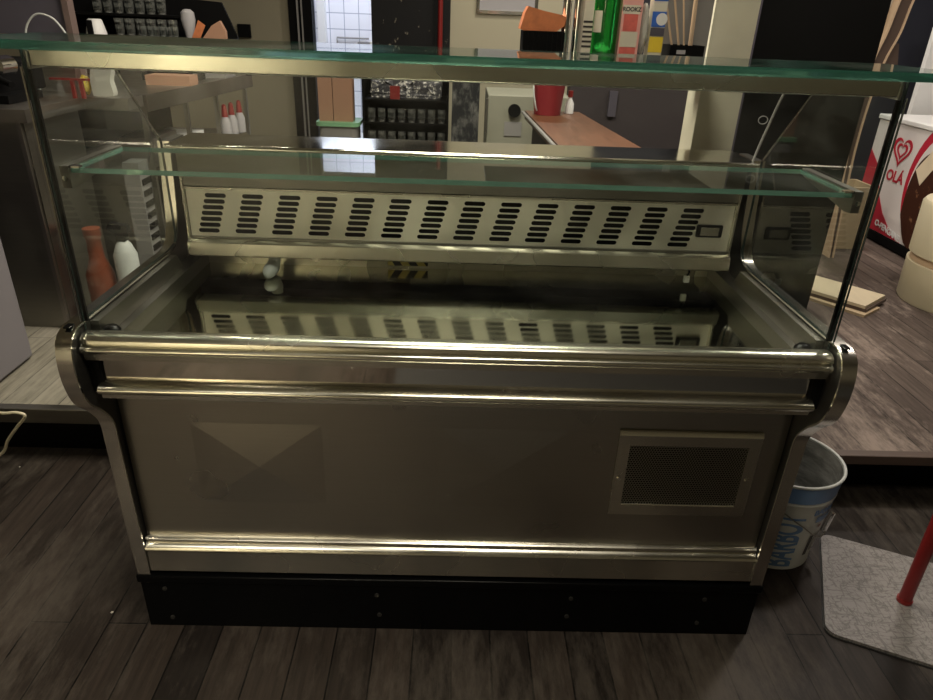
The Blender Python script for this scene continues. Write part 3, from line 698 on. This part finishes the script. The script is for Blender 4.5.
part('bottle_body', lathe(bmesh.new(), [(0, .951), (.022, .951), (.022, 1.0), (.01, 1.02), (.01, 1.03), (0, 1.03)], .555, 2.44, 16), M['white'], sb)
part('cap', lathe(bmesh.new(), [(0, 1.0305), (.013, 1.0305), (.013, 1.06), (0, 1.06)], .555, 2.44, 16), M['red'], sb)
wc = thing('white_cabinet', (.33, 2.85, ZP), 'pale grey cabinet with a round black knob behind the far end of the bar', 'cabinet')
part('body', B(.15, .60, 2.70, 3.15, ZP, 1.0, bev=.004), M['cab'], wc)
bm = bmesh.new(); tube(bm, [(.295, 2.70, .925), (.295, 2.672, .925)], .034, 20); part('knob', bm, M['black_matt'], wc)
part('control_label', B(.245, .34, 2.694, 2.6995, .79, .865), M['grey'], wc); part('drawer_gap', B(.15, .60, 2.6955, 2.6995, .70, .706), M['steel_dark'], wc)
part('side_handle', B(.140, .150, 2.69, 2.72, .80, .98), M['steel_dark'], wc)
wb = single('wall_box', B(.93, .98, 3.27, 3.2995, .84, .99), M['purple'], 'small upright switch box on the dark wall beyond the bar', 'switch box')
single('wall_box', B(1.02, 1.08, 3.27, 3.2995, .56, .63), M['purple'], 'small low square box on the dark wall beyond the bar', 'box')
single('wall_box', B(1.10, 1.30, 3.27, 3.2995, .56, .64), M['purple'], 'wide low box on the dark wall beyond the bar', 'box')

# electric panel on the beige wall
ep = thing('fuse_panel', (.33, 4.98, 1.36), 'framed metal panel on the beige back wall above the orange basket', 'wall panel')
fr = bmesh.new(); box(fr, .12, .62, 4.975, 4.9995, 1.395, 1.42); box(fr, .12, .145, 4.975, 4.9995, 1.4205, 1.75); box(fr, .595, .62, 4.975, 4.9995, 1.4205, 1.75); part('frame', fr, M['chromeware'], ep)
part('panel_face', B(.1455, .5945, 4.985, 4.999, 1.4205, 1.75), M['white_lav'], ep)
single('wall_socket', B(-1.83, -1.73, 4.965, 4.9995, 1.15, 1.25), M['black_matt'], 'small black box on the beige wall left of the doorway', 'socket')
bm = bmesh.new(); tube(bm, [(-.17, 4.9, ZP), (-.17, 4.9, 2.1)], .02, 12); single('red_pole', bm, M['red'], 'thin red pole standing upright before the black door', 'pole')
# things in the tiled room
cp = thing('clip_shelf', (-.75, 6.57, 1.1), 'small pale shelf box on the white tiled wall', 'shelf')
part('shelf_box', B(-.93, -.60, 6.52, 6.5995, 1.04, 1.09), M['label'], cp); part('shelf_end', B(-1.06, -.931, 6.52, 6.5995, 1.04, 1.085), M['grey'], cp)
bm = bmesh.new(); tube(bm, [(-1.28, 6.58, 1.04), (-1.28, 6.58, 1.12), (-.95, 6.58, 1.12)], .01, 6); single('wall_pipe', bm, M['grey'], 'thin bent grey pipe on the white tiled wall', 'pipe')
bm = B(-1.46, -1.38, 6.50, 6.5995, ZP, 1.55); single('duct_box', bm, M['white'], 'tall white duct at the left side of the bright doorway', 'duct')

# grey bin with a green lid, two cardboard boxes on it
bi = thing('waste_bin', (-.87, 4.0, ZP), 'grey bin with a green lid in front of the bright doorway', 'bin')
part('bin_body', prism_z(bmesh.new(), round_rect((-.87, 4.0), (1, 0), .135, .13, .04), ZP, .635), M['grey'], bi)
part('bin_lid', prism_z(bmesh.new(), round_rect((-.87, 4.0), (1, 0), .155, .15, .05), .6355, .662), M['green_lid'], bi, 'green lid')
for nm, x0, x1, lab in (('cardboard_box', -1.005, -.905, 'left cardboard box standing on the green bin lid'), ('cardboard_box', -.90, -.765, 'right cardboard box standing on the green bin lid')):
    single(nm, B(x0, x1, 3.92, 4.05, .6625, .955), M['card'], lab, 'box', 'boxes on the bin lid')
# dark shelf with glassware
gs = thing('glass_shelf_unit', (-.385, 4.1, ZP), 'dark open shelf unit full of glassware to the right of the bin', 'shelf unit')
ub = bmesh.new(); box(ub, -.70, -.08, 4.24, 4.26, ZP, 1.0); box(ub, -.70, -.685, 3.96, 4.2395, ZP, 1.0); box(ub, -.095, -.08, 3.96, 4.2395, ZP, 1.0); part('case', ub, M['black_matt'], gs); part('shelf', B(-.6845, -.0955, 3.97, 4.2395, .808, .82), M['black'], gs)
SHZ = (.50, .66)
for z in SHZ: part('shelf', B(-.6845, -.0955, 3.97, 4.2395, z-.012, z), M['black'], gs)
gl_bm = lathe(bmesh.new(), [(0, .001), (.026, .001), (.031, .095), (.029, .095), (.0245, .007), (0, .007)], 0, 0, 14)
gl0 = link('drinking_glass', gl_bm, M['clear'], (0, 0, 0)); first = True; GP = []
rowname = ('lower', 'upper')
for r, z in enumerate(SHZ):
    for i in range(8):
        o_ = gl0 if first else gl0.copy()
        if not first: COL.objects.link(o_)
        first = False; o_.location = (-.64+i*.073, 4.01+.01*(i % 2), z)
        tag(o_, 'clear drinking glass in the row on the %s shelf of the dark shelf unit' % rowname[r], 'glass', 'glasses on the %s shelf' % rowname[r])
bm = B(-.64, -.14, 4.06, 4.18, .8205, .93); bmesh.ops.subdivide_edges(bm, edges=bm.edges[:], cuts=9, use_grid_fill=True)
for v in bm.verts:
    if v.co.z > .8206: v.co += Vector((random.uniform(-.01, .01), random.uniform(-.012, .012), random.uniform(-.025, .025) if v.co.z > .86 else 0))
single('crumpled_foil', bm, M['foil'], 'crumpled shiny wrapping on the top shelf of the dark glassware unit', 'wrapping')
single('red_packet', B(-.50, -.43, 3.975, 3.987, .8205, .91), M['red'], 'small red packet before the crumpled wrapping on the dark glassware unit', 'packet')
single('speckled_panel', B(-.055, .14, 3.9, 3.94, ZP, 1.02), M['speckle'], 'grey speckled steel panel standing right of the glassware shelf', 'panel')

# ------------------------------------------------------------------ narrow shelf with bottles above the worktop
sh = thing('bottle_shelf', (.40, .80, 1.27), 'narrow steel shelf holding bottles and packets, fixed to the pillar', 'shelf')
SZ = 1.300
part('shelf_board', B(.07, .7215, .70, .96, SZ-.016, SZ), M['steel_dark'], sh)
part('shelf_bracket', B(.66, .7215, .9605, 1.04, SZ-.05, SZ-.001), M['steel_dark'], sh)
tr = thing('basket', (.20, .79, SZ), 'small black wicker basket with crumpled orange paper on the narrow shelf', 'basket')
bb = bmesh.new()
for a in ((.148, .258, .75, .757), (.148, .258, .823, .83), (.148, .155, .757, .823), (.251, .258, .757, .823)): box(bb, a[0], a[1], a[2], a[3], SZ+.006, SZ+.058)
for i in range(9): box(bb, .149+i*.0128, .154+i*.0128, .746, .7495, SZ+.008, SZ+.056)
part('basket_wall', bb, M['black_matt'], tr); part('basket_foot', B(.143, .262, .745, .835, SZ, SZ+.0058), M['orange'], tr)
bm = prism_y(bmesh.new(), [(.140, SZ+.062), (.150, SZ+.0585), (.236, SZ+.0585), (.255, SZ+.072), (.260, SZ+.092), (.248, SZ+.098), (.20, SZ+.106), (.158, SZ+.116), (.150, SZ+.10)], .752, .828)
part('paper_bundle', bm, M['orange_paper'], tr, 'crumpled orange paper bundle')
for i, x in enumerate((.266, .296)):
    t_ = thing('steel_tube', (x, .80, SZ), ('left', 'right')[i]+' upright polished tube between the orange basket and the green bottle', 'tube', 'upright tubes on the shelf')
    bm = bmesh.new(); tube(bm, [(x, .80, SZ+.006), (x, .80, SZ+.24)], .012, 16); part('tube_body', bm, M['chromeware'], t_)
    bm = bmesh.new(); tube(bm, [(x, .80, SZ), (x, .80, SZ+.0055)], .015, 16); part('foot', bm, M['rubber'], t_)
bx = thing('striped_carton', (.33, .80, SZ), 'slim cream carton with dark stripes left of the green bottle', 'carton')
part('carton', B(.309, .335, .78, .83, SZ, SZ+.17), M['label'], bx)
for i in range(6): part('stripe', B(.3095, .3345, .7785, .7799, SZ+.022+i*.012, SZ+.027+i*.012), M['ink'], bx)
gb = thing('green_bottle', (.372, .80, SZ), 'green glass bottle with a cream label on the narrow shelf', 'bottle')
part('bottle_glass', lathe(bmesh.new(), [(0, SZ), (.032, SZ), (.035, SZ+.006), (.035, SZ+.19), (.031, SZ+.21), (.016, SZ+.235), (.014, SZ+.29), (0, SZ+.29)], .3715, .80, 32), M['green_glass'], gb)
lb_ = bmesh.new()
ar = [PI*1.12+i*.75/8 for i in range(9)]
pa = [(.3715+.0356*math.cos(a), .80+.0356*math.sin(a)) for a in ar]; pb = [(.3715+.0362*math.cos(a), .80+.0362*math.sin(a)) for a in ar]
prism_z(lb_, pa+pb[::-1], SZ+.06, SZ+.112); part('bottle_label', lb_, M['label'], gb)
pk = thing('pink_carton', (.435, .80, SZ), 'pink and cream printed carton right of the green bottle', 'carton')
part('carton', B(.408, .462, .775, .83, SZ, SZ+.2), M['pink_card'], pk)
part('print_block', B(.415, .452, .7735, .7749, SZ+.066, SZ+.106), M['pink'], pk); part('print_panel', B(.411, .456, .7735, .7749, SZ+.027, SZ+.064), M['label'], pk)
part('print_panel', B(.411, .456, .7735, .7749, SZ+.107, SZ+.128), M['label'], pk)
part('lettering', place(text_bm('ROOKZ', .014, .0003, bold=.0004), (1, 0, 0), (0, 0, 1), (.4335, .773, SZ+.1175)), M['ink'], pk)
part('print_block', B(.412, .455, .7735, .7749, SZ+.004, SZ+.026), M['pink'], pk)
bm = bmesh.new(); r_ = bmesh.ops.create_icosphere(bm, subdivisions=3, radius=1)
for v in bm.verts:
    n_ = random.uniform(.86, 1.1); v.co = (.476+v.co.x*.0115*n_, .80+v.co.y*.028*n_, SZ+.072+v.co.z*.065*n_)
single('crumpled_bag', bm, M['cloth'], 'crumpled white paper bag between the pink carton and the blue and yellow packet', 'bag')
by = thing('blue_packet', (.515, .80, SZ), 'blue, white and yellow packet on the narrow shelf', 'packet')
part('packet_body', B(.490, .529, .78, .82, SZ, SZ+.19, bev=.003), M['label'], by)
part('blue_print', B(.491, .528, .7785, .7799, SZ+.078, SZ+.115), M['blue'], by); part('yellow_print', B(.491, .528, .7785, .7799, SZ+.016, SZ+.054), M['yellow'], by); part('grey_print', B(.491, .528, .7785, .7799, SZ+.056, SZ+.076), M['purple'], by)
bm = bmesh.new(); tube(bm, [(.517, .7784, SZ+.097), (.517, .7774, SZ+.097)], .015, 20); part('round_print', bm, M['white'], by)
part('blue_print', B(.491, .528, .7785, .7799, SZ+.14, SZ+.185), M['blue'], by)
hb = thing('stirrer_box', (.60, .82, SZ), 'black box with a small white mark holding wooden stirrers beside the pillar', 'box')
hw = bmesh.new()
for a in ((.552, .645, .78, .786), (.552, .645, .854, .86), (.552, .558, .786, .854), (.639, .645, .786, .854)): box(hw, a[0], a[1], a[2], a[3], SZ, SZ+.036)
part('box_wall', hw, M['black_matt'], hb); part('box_floor', B(.5585, .6385, .7865, .8535, SZ, SZ+.003), M['black_matt'], hb); part('front_mark', B(.570, .594, .7785, .7798, SZ+.014, SZ+.024), M['white_lav'], hb)
for i, (x0, x1, w, c_) in enumerate(((.572, .500, .003, 'first'), (.590, .528, .003, 'second'), (.602, .560, .0025, 'third'), (.615, .606, .006, 'fourth'))):
    bm = bmesh.new(); tube(bm, [(x0, .81, SZ+.004), (x1, .81, SZ+.24)], w, 8); single('wooden_stirrer', bm, M['edge_wood'], c_+' from the left of the pale sticks standing in the small black box', 'stick', 'sticks in the black box')
single('grey_board', B(.555, .69, .90, .91, SZ, SZ+.22), M['grey'], 'plain grey board standing on the narrow shelf behind the sticks', 'board')

# ------------------------------------------------------------------ left: counters, fridge, bar clutter
lc = thing('steel_counter', (-2.1, 1.6, ZP), 'stainless steel bar counter at the left edge with a folded front lip', 'counter')
ZC = 1.03
part('counter_top', prism_z(bmesh.new(), [(-2.9, 1.34), (-1.56, 1.34), (-1.555, 1.755), (-1.375, 1.755), (-1.375, 1.9), (-2.9, 1.9)], ZC-.045, ZC), M['counter_steel'], lc)
part('cabinet_front', B(-2.9, -1.585, 1.36, 1.40, ZP, ZC-.0455), M['steel_dark'], lc)
sd = part('cabinet_side', B(-1.60, -1.585, 1.4005, 1.75, ZP, ZC-.0455), M['steel_dark'], lc)
part('upstand', B(-2.9, -2.86, 1.4, 1.9, ZC+.0005, ZC+.02), M['counter_steel'], lc)
part('corner_strip', B(-1.605, -1.590, 1.345, 1.3595, ZP, ZC-.0455), M['counter_steel'], lc)
bm = bmesh.new(); tube(bm, [(-1.72, 1.34, ZC-.024), (-1.72, 1.334, ZC-.024)], .008, 10); part('bolt', bm, M['counter_steel'], lc)
bc = thing('back_bar_counter', (-2.0, 2.6, ZP), 'long stainless back bar with open shelves running away at the left', 'counter')
def xl(y): return -1.375+(y-1.76)*.108
part('counter_top', prism_z(bmesh.new(), [(-2.9, 1.905), (xl(1.905), 1.905), (xl(3.1), 3.1), (-2.9, 3.1)], ZC-.07, ZC), M['counter_steel'], bc)
part('back_panel', prism_z(bmesh.new(), [(-1.95, 1.92), (-1.93, 1.92), (-1.73, 3.08), (-1.75, 3.08)], ZP, ZC-.071), M['black_matt'], bc)
for y in (1.93, 2.32, 2.66, 3.06): part('post', B(xl(y)-.05, xl(y)-.03, y, y+.02, ZP, ZC-.071), M['steel_dark'], bc)
for z in (.45, .72): part('shelf', prism_z(bmesh.new(), [(-1.92, 1.955), (xl(1.955)-.052, 1.955), (xl(3.05)-.052, 3.05), (-1.74, 3.05)], z-.015, z), M['counter_steel'], bc)
dr = single('drawer_box', B(-1.56, -1.40, 2.0, 2.28, .7205, .83), M['counter_steel'], 'grey steel drawer box on the open shelf under the back bar', 'drawer box')
single('folded_napkins', B(-1.55, -1.385, 2.40, 2.62, .7205, .78), M['white'], 'folded white cloth on the open shelf under the back bar', 'cloth')
for i, (y, nm) in enumerate(((2.76, 'nearest'), (2.85, 'middle'), (2.96, 'farthest'))):
    x = xl(y)-.04; o_ = thing('sauce_bottle', (x, y, .7205), nm+' white sauce bottle with a red top on the back bar shelf', 'bottle', 'sauce bottles on the back bar shelf')
    part('bottle_body', lathe(bmesh.new(), [(0, .721), (.028, .721), (.028, .80), (.016, .83), (0, .83)], x, y, 16), M['white_lav'], o_)
    part('cap', lathe(bmesh.new(), [(0, .8305), (.018, .8305), (.012, .89), (0, .9)], x, y, 16), M['red'], o_)
# louvred machine standing under the back bar, near its left end
lv = thing('louvred_cooler', (-1.52, 2.15, ZP), 'grey louvred cooling unit seen through the left side glass', 'cooling unit')
part('body', B(-1.90, -1.4705, 1.81, 1.90, ZP, .74), M['steel_dark'], lv)
part('louvre_frame', B(-1.47, -1.40, 1.80, 1.90, ZP, .76), M['grey'], lv)
for i in range(9): part('slot', B(-1.3998, -1.394, 1.81, 1.89, .26+i*.05, .285+i*.05), M['black_matt'], lv)
ob = thing('orange_bottle', (-1.66, 1.66, ZP), 'orange plastic squeeze bottle left of the white spray bottle', 'bottle')
OBX, OBY = -1.50, 1.50
ob.location = (OBX, OBY, ZP)
part('bottle_body', lathe(bmesh.new(), [(0, ZP), (.052, ZP), (.056, ZP+.02), (.056, ZP+.19), (.03, ZP+.26), (.028, ZP+.34), (.034, ZP+.35), (.034, ZP+.385), (0, ZP+.385)], OBX, OBY, 24), M['orange'], ob)
sx_, sy_ = -1.39, 1.52
so = thing('spray_bottle', (sx_, sy_, ZP), 'white spray bottle with a black trigger head seen through the left side glass', 'bottle')
part('bottle_body', lathe(bmesh.new(), [(0, ZP), (.045, ZP), (.048, ZP+.02), (.047, ZP+.27), (.03, ZP+.315), (.018, ZP+.33), (0, ZP+.33)], sx_, sy_, 24), M['pail_white'], so)
part('trigger_head', prism_y(bmesh.new(), [(sx_-.018, ZP+0.3305), (sx_+.018, ZP+0.3305), (sx_+.018, ZP+0.3600), (sx_+.035, ZP+0.3650), (sx_+.03, ZP+0.3950), (sx_-.04, ZP+0.4050), (sx_-.05, ZP+0.3800), (sx_-.02, ZP+0.3600)], sy_-.018, sy_+.018), M['black_matt'], so)
# white under-counter fridge at the left edge
wf = thing('undercounter_fridge', (-1.9, .92, ZP), 'pale grey side of an appliance at the lower left edge on the raised floor', 'fridge')
part('body', B(-2.2, -1.592, .76, 1.085, ZP+.01, .98, bev=.008), M['enamel_dim'], wf); part('foot_strip', B(-2.18, -1.61, .77, 1.075, ZP, ZP+.0095), M['rubber'], wf)
# purple panel and bronze edge, coffee machine, clutter on the counter
pp = thing('grey_wall_panel', (-2.4, 1.98, ZC), 'purple grey screen with a bronze edge at the upper left', 'screen')
part('screen', B(-3.0, -1.66, 1.95, 1.98, ZC+.22, 1.75), M['purple'], pp); part('edge_strip', B(-1.6595, -1.635, 1.935, 1.985, ZC+.0005, 1.75), M['bronze'], pp)
part('screen_leg', B(-2.9, -2.87, 1.95, 1.98, ZC+.0005, ZC+.2195), M['steel_dark'], pp)
al = thing('arched_wire_lamp', (-1.8, 1.89, ZC), 'thin arched white wire on the counter before the purple grey screen', 'wire arch')
bm = bmesh.new(); tube(bm, smooth_path([(-1.80, 1.89, ZC+.001), (-1.807, 1.89, 1.2), (-1.807, 1.89, 1.25), (-1.793, 1.89, 1.288), (-1.761, 1.89, 1.322), (-1.727, 1.89, 1.331), (-1.685, 1.89, 1.317), (-1.66, 1.89, 1.289), (-1.642, 1.89, 1.259)]), .004, 8); part('arch', bm, M['pail_white'], al)
part('tip', B(-1.643, -1.611, 1.88, 1.90, 1.249, 1.259), M['grey'], al)
cm = thing('coffee_machine', (-1.84, 1.62, ZC), 'chrome and black coffee machine at the upper left edge', 'coffee machine')
part('body', B(-2.5, -1.750, 1.46, 1.86, ZC+.02, 1.17, bev=.01), M['black_matt'], cm)
bm = bmesh.new(); tube(bm, [(-1.710, 1.56, 1.16), (-1.710, 1.47, 1.16)], .035, 20); part('group_head', bm, M['chromeware'], cm)
bm = bmesh.new(); tube(bm, [(-1.710, 1.46, 1.135), (-1.650, 1.40, 1.12), (-1.600, 1.37, 1.11)], .011, 10); part('filter_handle', bm, M['black_matt'], cm)
for x in (-1.730, -2.4): part('foot', B(x-.05, x-.02, 1.5, 1.8, ZC+.0005, ZC+.0195), M['rubber'], cm)
bm = bmesh.new(); tube(bm, smooth_path([(-1.650, 1.56, 1.17), (-1.620, 1.5, 1.16), (-1.605, 1.48, 1.11), (-1.600, 1.47, 1.06)]), .006, 8); part('steam_pipe', bm, M['chromeware'], cm)
part('drip_tray', B(-1.750, -1.68, 1.46, 1.69, ZC+.001, ZC+.03), M['black_matt'], cm)
rs = thing('red_rack', (-1.62, 1.70, ZC), 'small red metal rack on the steel counter behind the front glass', 'rack')
part('rack_bar', B(-1.65, -1.495, 1.705, 1.72, ZC+.068, ZC+.076), M['red'], rs)
for x in (-1.57, -1.535): part('leg', B(x, x+.012, 1.705, 1.72, ZC+.0005, ZC+.0675), M['red'], rs)
bm = bmesh.new(); bmesh.ops.create_icosphere(bm, subdivisions=3, radius=1)
for v in bm.verts:
    n_ = random.uniform(.85, 1.1); v.co = (-1.568+v.co.x*.022*n_, 1.82+v.co.y*.025*n_, ZC+.041+v.co.z*.038*n_)
single('yellow_packet', bm, M['yellow_bag'], 'crumpled yellow packet on the steel counter beside the red rack', 'packet')
bm = prism_y(bmesh.new(), smooth_path([(-1.533, ZC+.0015), (-1.454, ZC+.0015), (-1.455, ZC+.06), (-1.445, ZC+.115), (-1.515, ZC+.12), (-1.535, ZC+.06), (-1.533, ZC+.0015)], 4)[:-1], 1.80, 1.84)
single('white_cloth', bm, M['cloth'], 'white cloth standing on the steel counter right of the yellow packet', 'cloth')
single('brown_box', B(-1.52, -1.31, 2.30, 2.42, ZC+.0005, ZC+.045), M['card'], 'flat brown box on the back bar counter', 'box')
single('grey_tray', B(-1.55, -1.28, 2.75, 2.95, ZC+.0005, ZC+.05), M['grey'], 'grey tray on the far end of the back bar counter', 'tray')
single('black_tray', B(-1.62, -1.36, 2.50, 2.68, ZC+.0005, ZC+.045), M['black_matt'], 'low black box between the brown box and the grey tray on the back bar', 'box')
# black back bar display with glasses
bd = thing('black_glass_display', (-1.5, 3.05, ZC), 'black stepped display for glasses on the back bar at the upper left', 'display shelf')
part('back_board', prism_y(bmesh.new(), [(-2.2, 1.08), (-1.28, 1.08), (-1.27, 1.215), (-1.345, 1.40), (-1.72, 1.425), (-2.2, 1.46)], 3.04, 3.06), M['black_matt'], bd)
part('step', B(-2.2, -1.27, 2.86, 3.0395, 1.205, 1.22), M['black'], bd); part('step', B(-2.2, -1.57, 2.92, 3.0395, 1.315, 1.327), M['black'], bd)
part('display_leg', B(-2.05, -2.02, 2.88, 3.03, ZC+.0005, 1.2045), M['black'], bd); part('display_leg', B(-1.23, -1.2, 2.98, 3.03, ZC+.0005, 1.2045), M['black'], bd)
tg = lathe(bmesh.new(), [(0, .001), (.022, .001), (.026, .085), (.024, .085), (.0205, .006), (0, .006)], 0, 0, 14)
t0 = link('tumbler', tg, M['clear'], (0, 0, 0)); k = 0
for (z, y, xs_, nm) in ((1.2202, 2.91, [-1.87+.058*i for i in range(6)], 'lower'), (1.3272, 2.97, [-2.0+.058*i for i in range(7)], 'upper')):
    for x in xs_:
        o_ = t0 if k == 0 else t0.copy()
        if k: COL.objects.link(o_)
        k += 1; o_.location = (x, y, z); tag(o_, 'clear tumbler in the %s row of the black glass display' % nm, 'glass', '%s row of tumblers' % nm)
ct0 = lathe(bmesh.new(), [(0, .001), (.013, .001), (.016, .05), (.0145, .05), (.012, .005), (0, .005)], 0, 0, 12)
s0 = link('shot_glass', ct0, M['clear'], (0, 0, 0))
for i in range(6):
    o_ = s0 if i == 0 else s0.copy()
    if i: COL.objects.link(o_)
    o_.location = (-1.73+.034*i, 2.885, 1.2202); tag(o_, 'small shot glass in the short row at the middle of the black glass display', 'glass', 'row of shot glasses')
wh = thing('white_jug', (-1.93, 2.84, 1.2752), 'white jug with dark handle at the left end of the black glass display', 'jug')
wh.location = (-1.93, 2.76, ZC)
part('jug_body', lathe(bmesh.new(), [(0, 1.18), (.056, 1.18), (.05, 1.235), (.036, 1.295), (.03, 1.30), (0, 1.30)], -1.93, 2.76, 24), M['white'], wh)
part('jug_handle', B(-1.945, -1.915, 2.69, 2.703, 1.215, 1.295, bev=.004), M['black_matt'], wh); part('jug_stand', B(-1.99, -1.87, 2.70, 2.82, ZC+.0005, 1.1795), M['black_matt'], wh)
bm = bmesh.new(); lathe(bm, [(0, 1.2202), (.022, 1.2205), (.026, 1.25), (.038, 1.31), (.034, 1.345), (.018, 1.36), (0, 1.362)], -1.49, 2.9, 20)
single('ice_scoop', bm, M['white_lav'], 'pale rounded scoop standing upright on the black glass display', 'scoop')
single('photo_card', prism_y(bmesh.new(), [(-1.47, 1.2205), (-1.425, 1.2205), (-1.39, 1.285), (-1.425, 1.31)], 2.865, 2.868), M['orange_paper'], 'small tilted photo card in front of the scoop', 'card')
single('brown_pouch', prism_y(bmesh.new(), [(-1.415, 1.2205), (-1.29, 1.2205), (-1.29, 1.26), (-1.315, 1.31), (-1.36, 1.285)], 2.875, 2.91), M['card'], 'brown paper pouch at the right end of the black glass display', 'pouch')
# loose cream cable in front of the left step
bm = bmesh.new(); tube(bm, smooth_path([(-1.75, .74, .19), (-1.6, .70, .188), (-1.463, .66, .19), (-1.414, .66, .193), (-1.386, .66, .181), (-1.418, .66, .142), (-1.464, .66, .086), (-1.506, .66, .026), (-1.6, .6, .006)]), .005, 8)
single('loose_cable', bm, M['cream'], 'loose cream cable hanging in front of the step at the left edge', 'cable')

# ------------------------------------------------------------------ light
def area(name, loc, size, power, col, aim=None, spread=PI):
    l = bpy.data.lights.new(name, 'AREA'); l.shape = 'DISK'; l.size = size; l.energy = power; l.color = col; l.spread = spread
    o = bpy.data.objects.new(name, l); o.location = loc; COL.objects.link(o)
    d = (Vector(aim) if aim else Vector(loc)-Vector((0, 0, 1)))-Vector(loc); o.rotation_euler = d.to_track_quat('-Z', 'Y').to_euler(); return o
WARM = (1, .91, .74)
area('ceiling_lamp', (-1.2, -2.0, 2.85), .3, 30, WARM, (-.85, -1.75, 0), math.radians(75))
area('ceiling_lamp', (-.1, 1.2, 2.85), 1.0, 75, WARM)
area('ceiling_lamp', (.1, -.75, 2.85), .6, 24, WARM)
area('ceiling_lamp', (1.9, 1.2, 2.85), .3, 29, (1, .9, .8))
area('ceiling_lamp', (2.2, 3.0, 2.85), .3, 30, (1, .9, .8))
area('ceiling_lamp', (-1.3, 2.2, 2.8), .12, 5, WARM)
area('ceiling_lamp', (.5, 3.9, 2.85), .3, 22, WARM)
area('mirrored_wall_fill', (-1.75, -3.25, 2.3), .25, 80, WARM, (-1.75, -3.6, 1.0), math.radians(75))  # unseen, added to brighten the wall that the lamp housing mirrors
area('tiled_room_lamp', (-1.0, 5.9, 2.8), .8, 42, (.82, .87, 1))
w = bpy.data.worlds.new('World'); S.world = w; w.use_nodes = True
w.node_tree.nodes['Background'].inputs['Color'].default_value = (.9, .85, .75, 1); w.node_tree.nodes['Background'].inputs['Strength'].default_value = .02

# ------------------------------------------------------------------ camera (solved from the photograph)
cam = bpy.data.cameras.new('camera'); co = bpy.data.objects.new('camera', cam); COL.objects.link(co)
cx, cy, cz, yaw, pitch, roll, foc = -.0233, -1.2351, 1.3939, .0273, .4578, -.0386, 683.2984
CYW, SYW, CP, SP = math.cos(yaw), math.sin(yaw), math.cos(pitch), math.sin(pitch)
fw = Vector((SYW*CP, CYW*CP, -SP)); rt = Vector((CYW, -SYW, 0)); dn = fw.cross(rt)
cr_, sr_ = math.cos(roll), math.sin(roll); r2 = rt*cr_+dn*sr_; d2_ = -rt*sr_+dn*cr_
mw = Matrix((r2, -d2_, -fw)).transposed().to_4x4(); mw.translation = (cx, cy, cz); co.matrix_world = mw
cam.sensor_fit = 'HORIZONTAL'; cam.sensor_width = 36; cam.lens = foc*36/933; cam.clip_start = .02
S.camera = co
S.view_settings.view_transform = 'Standard'; S.view_settings.look = 'None'; S.view_settings.gamma = 1; S.view_settings.use_curve_mapping = False
S.view_settings.exposure = .1
try:
    S.cycles.transparent_max_bounces = 32; S.cycles.max_bounces = 14; S.cycles.caustics_reflective = True
except Exception: pass
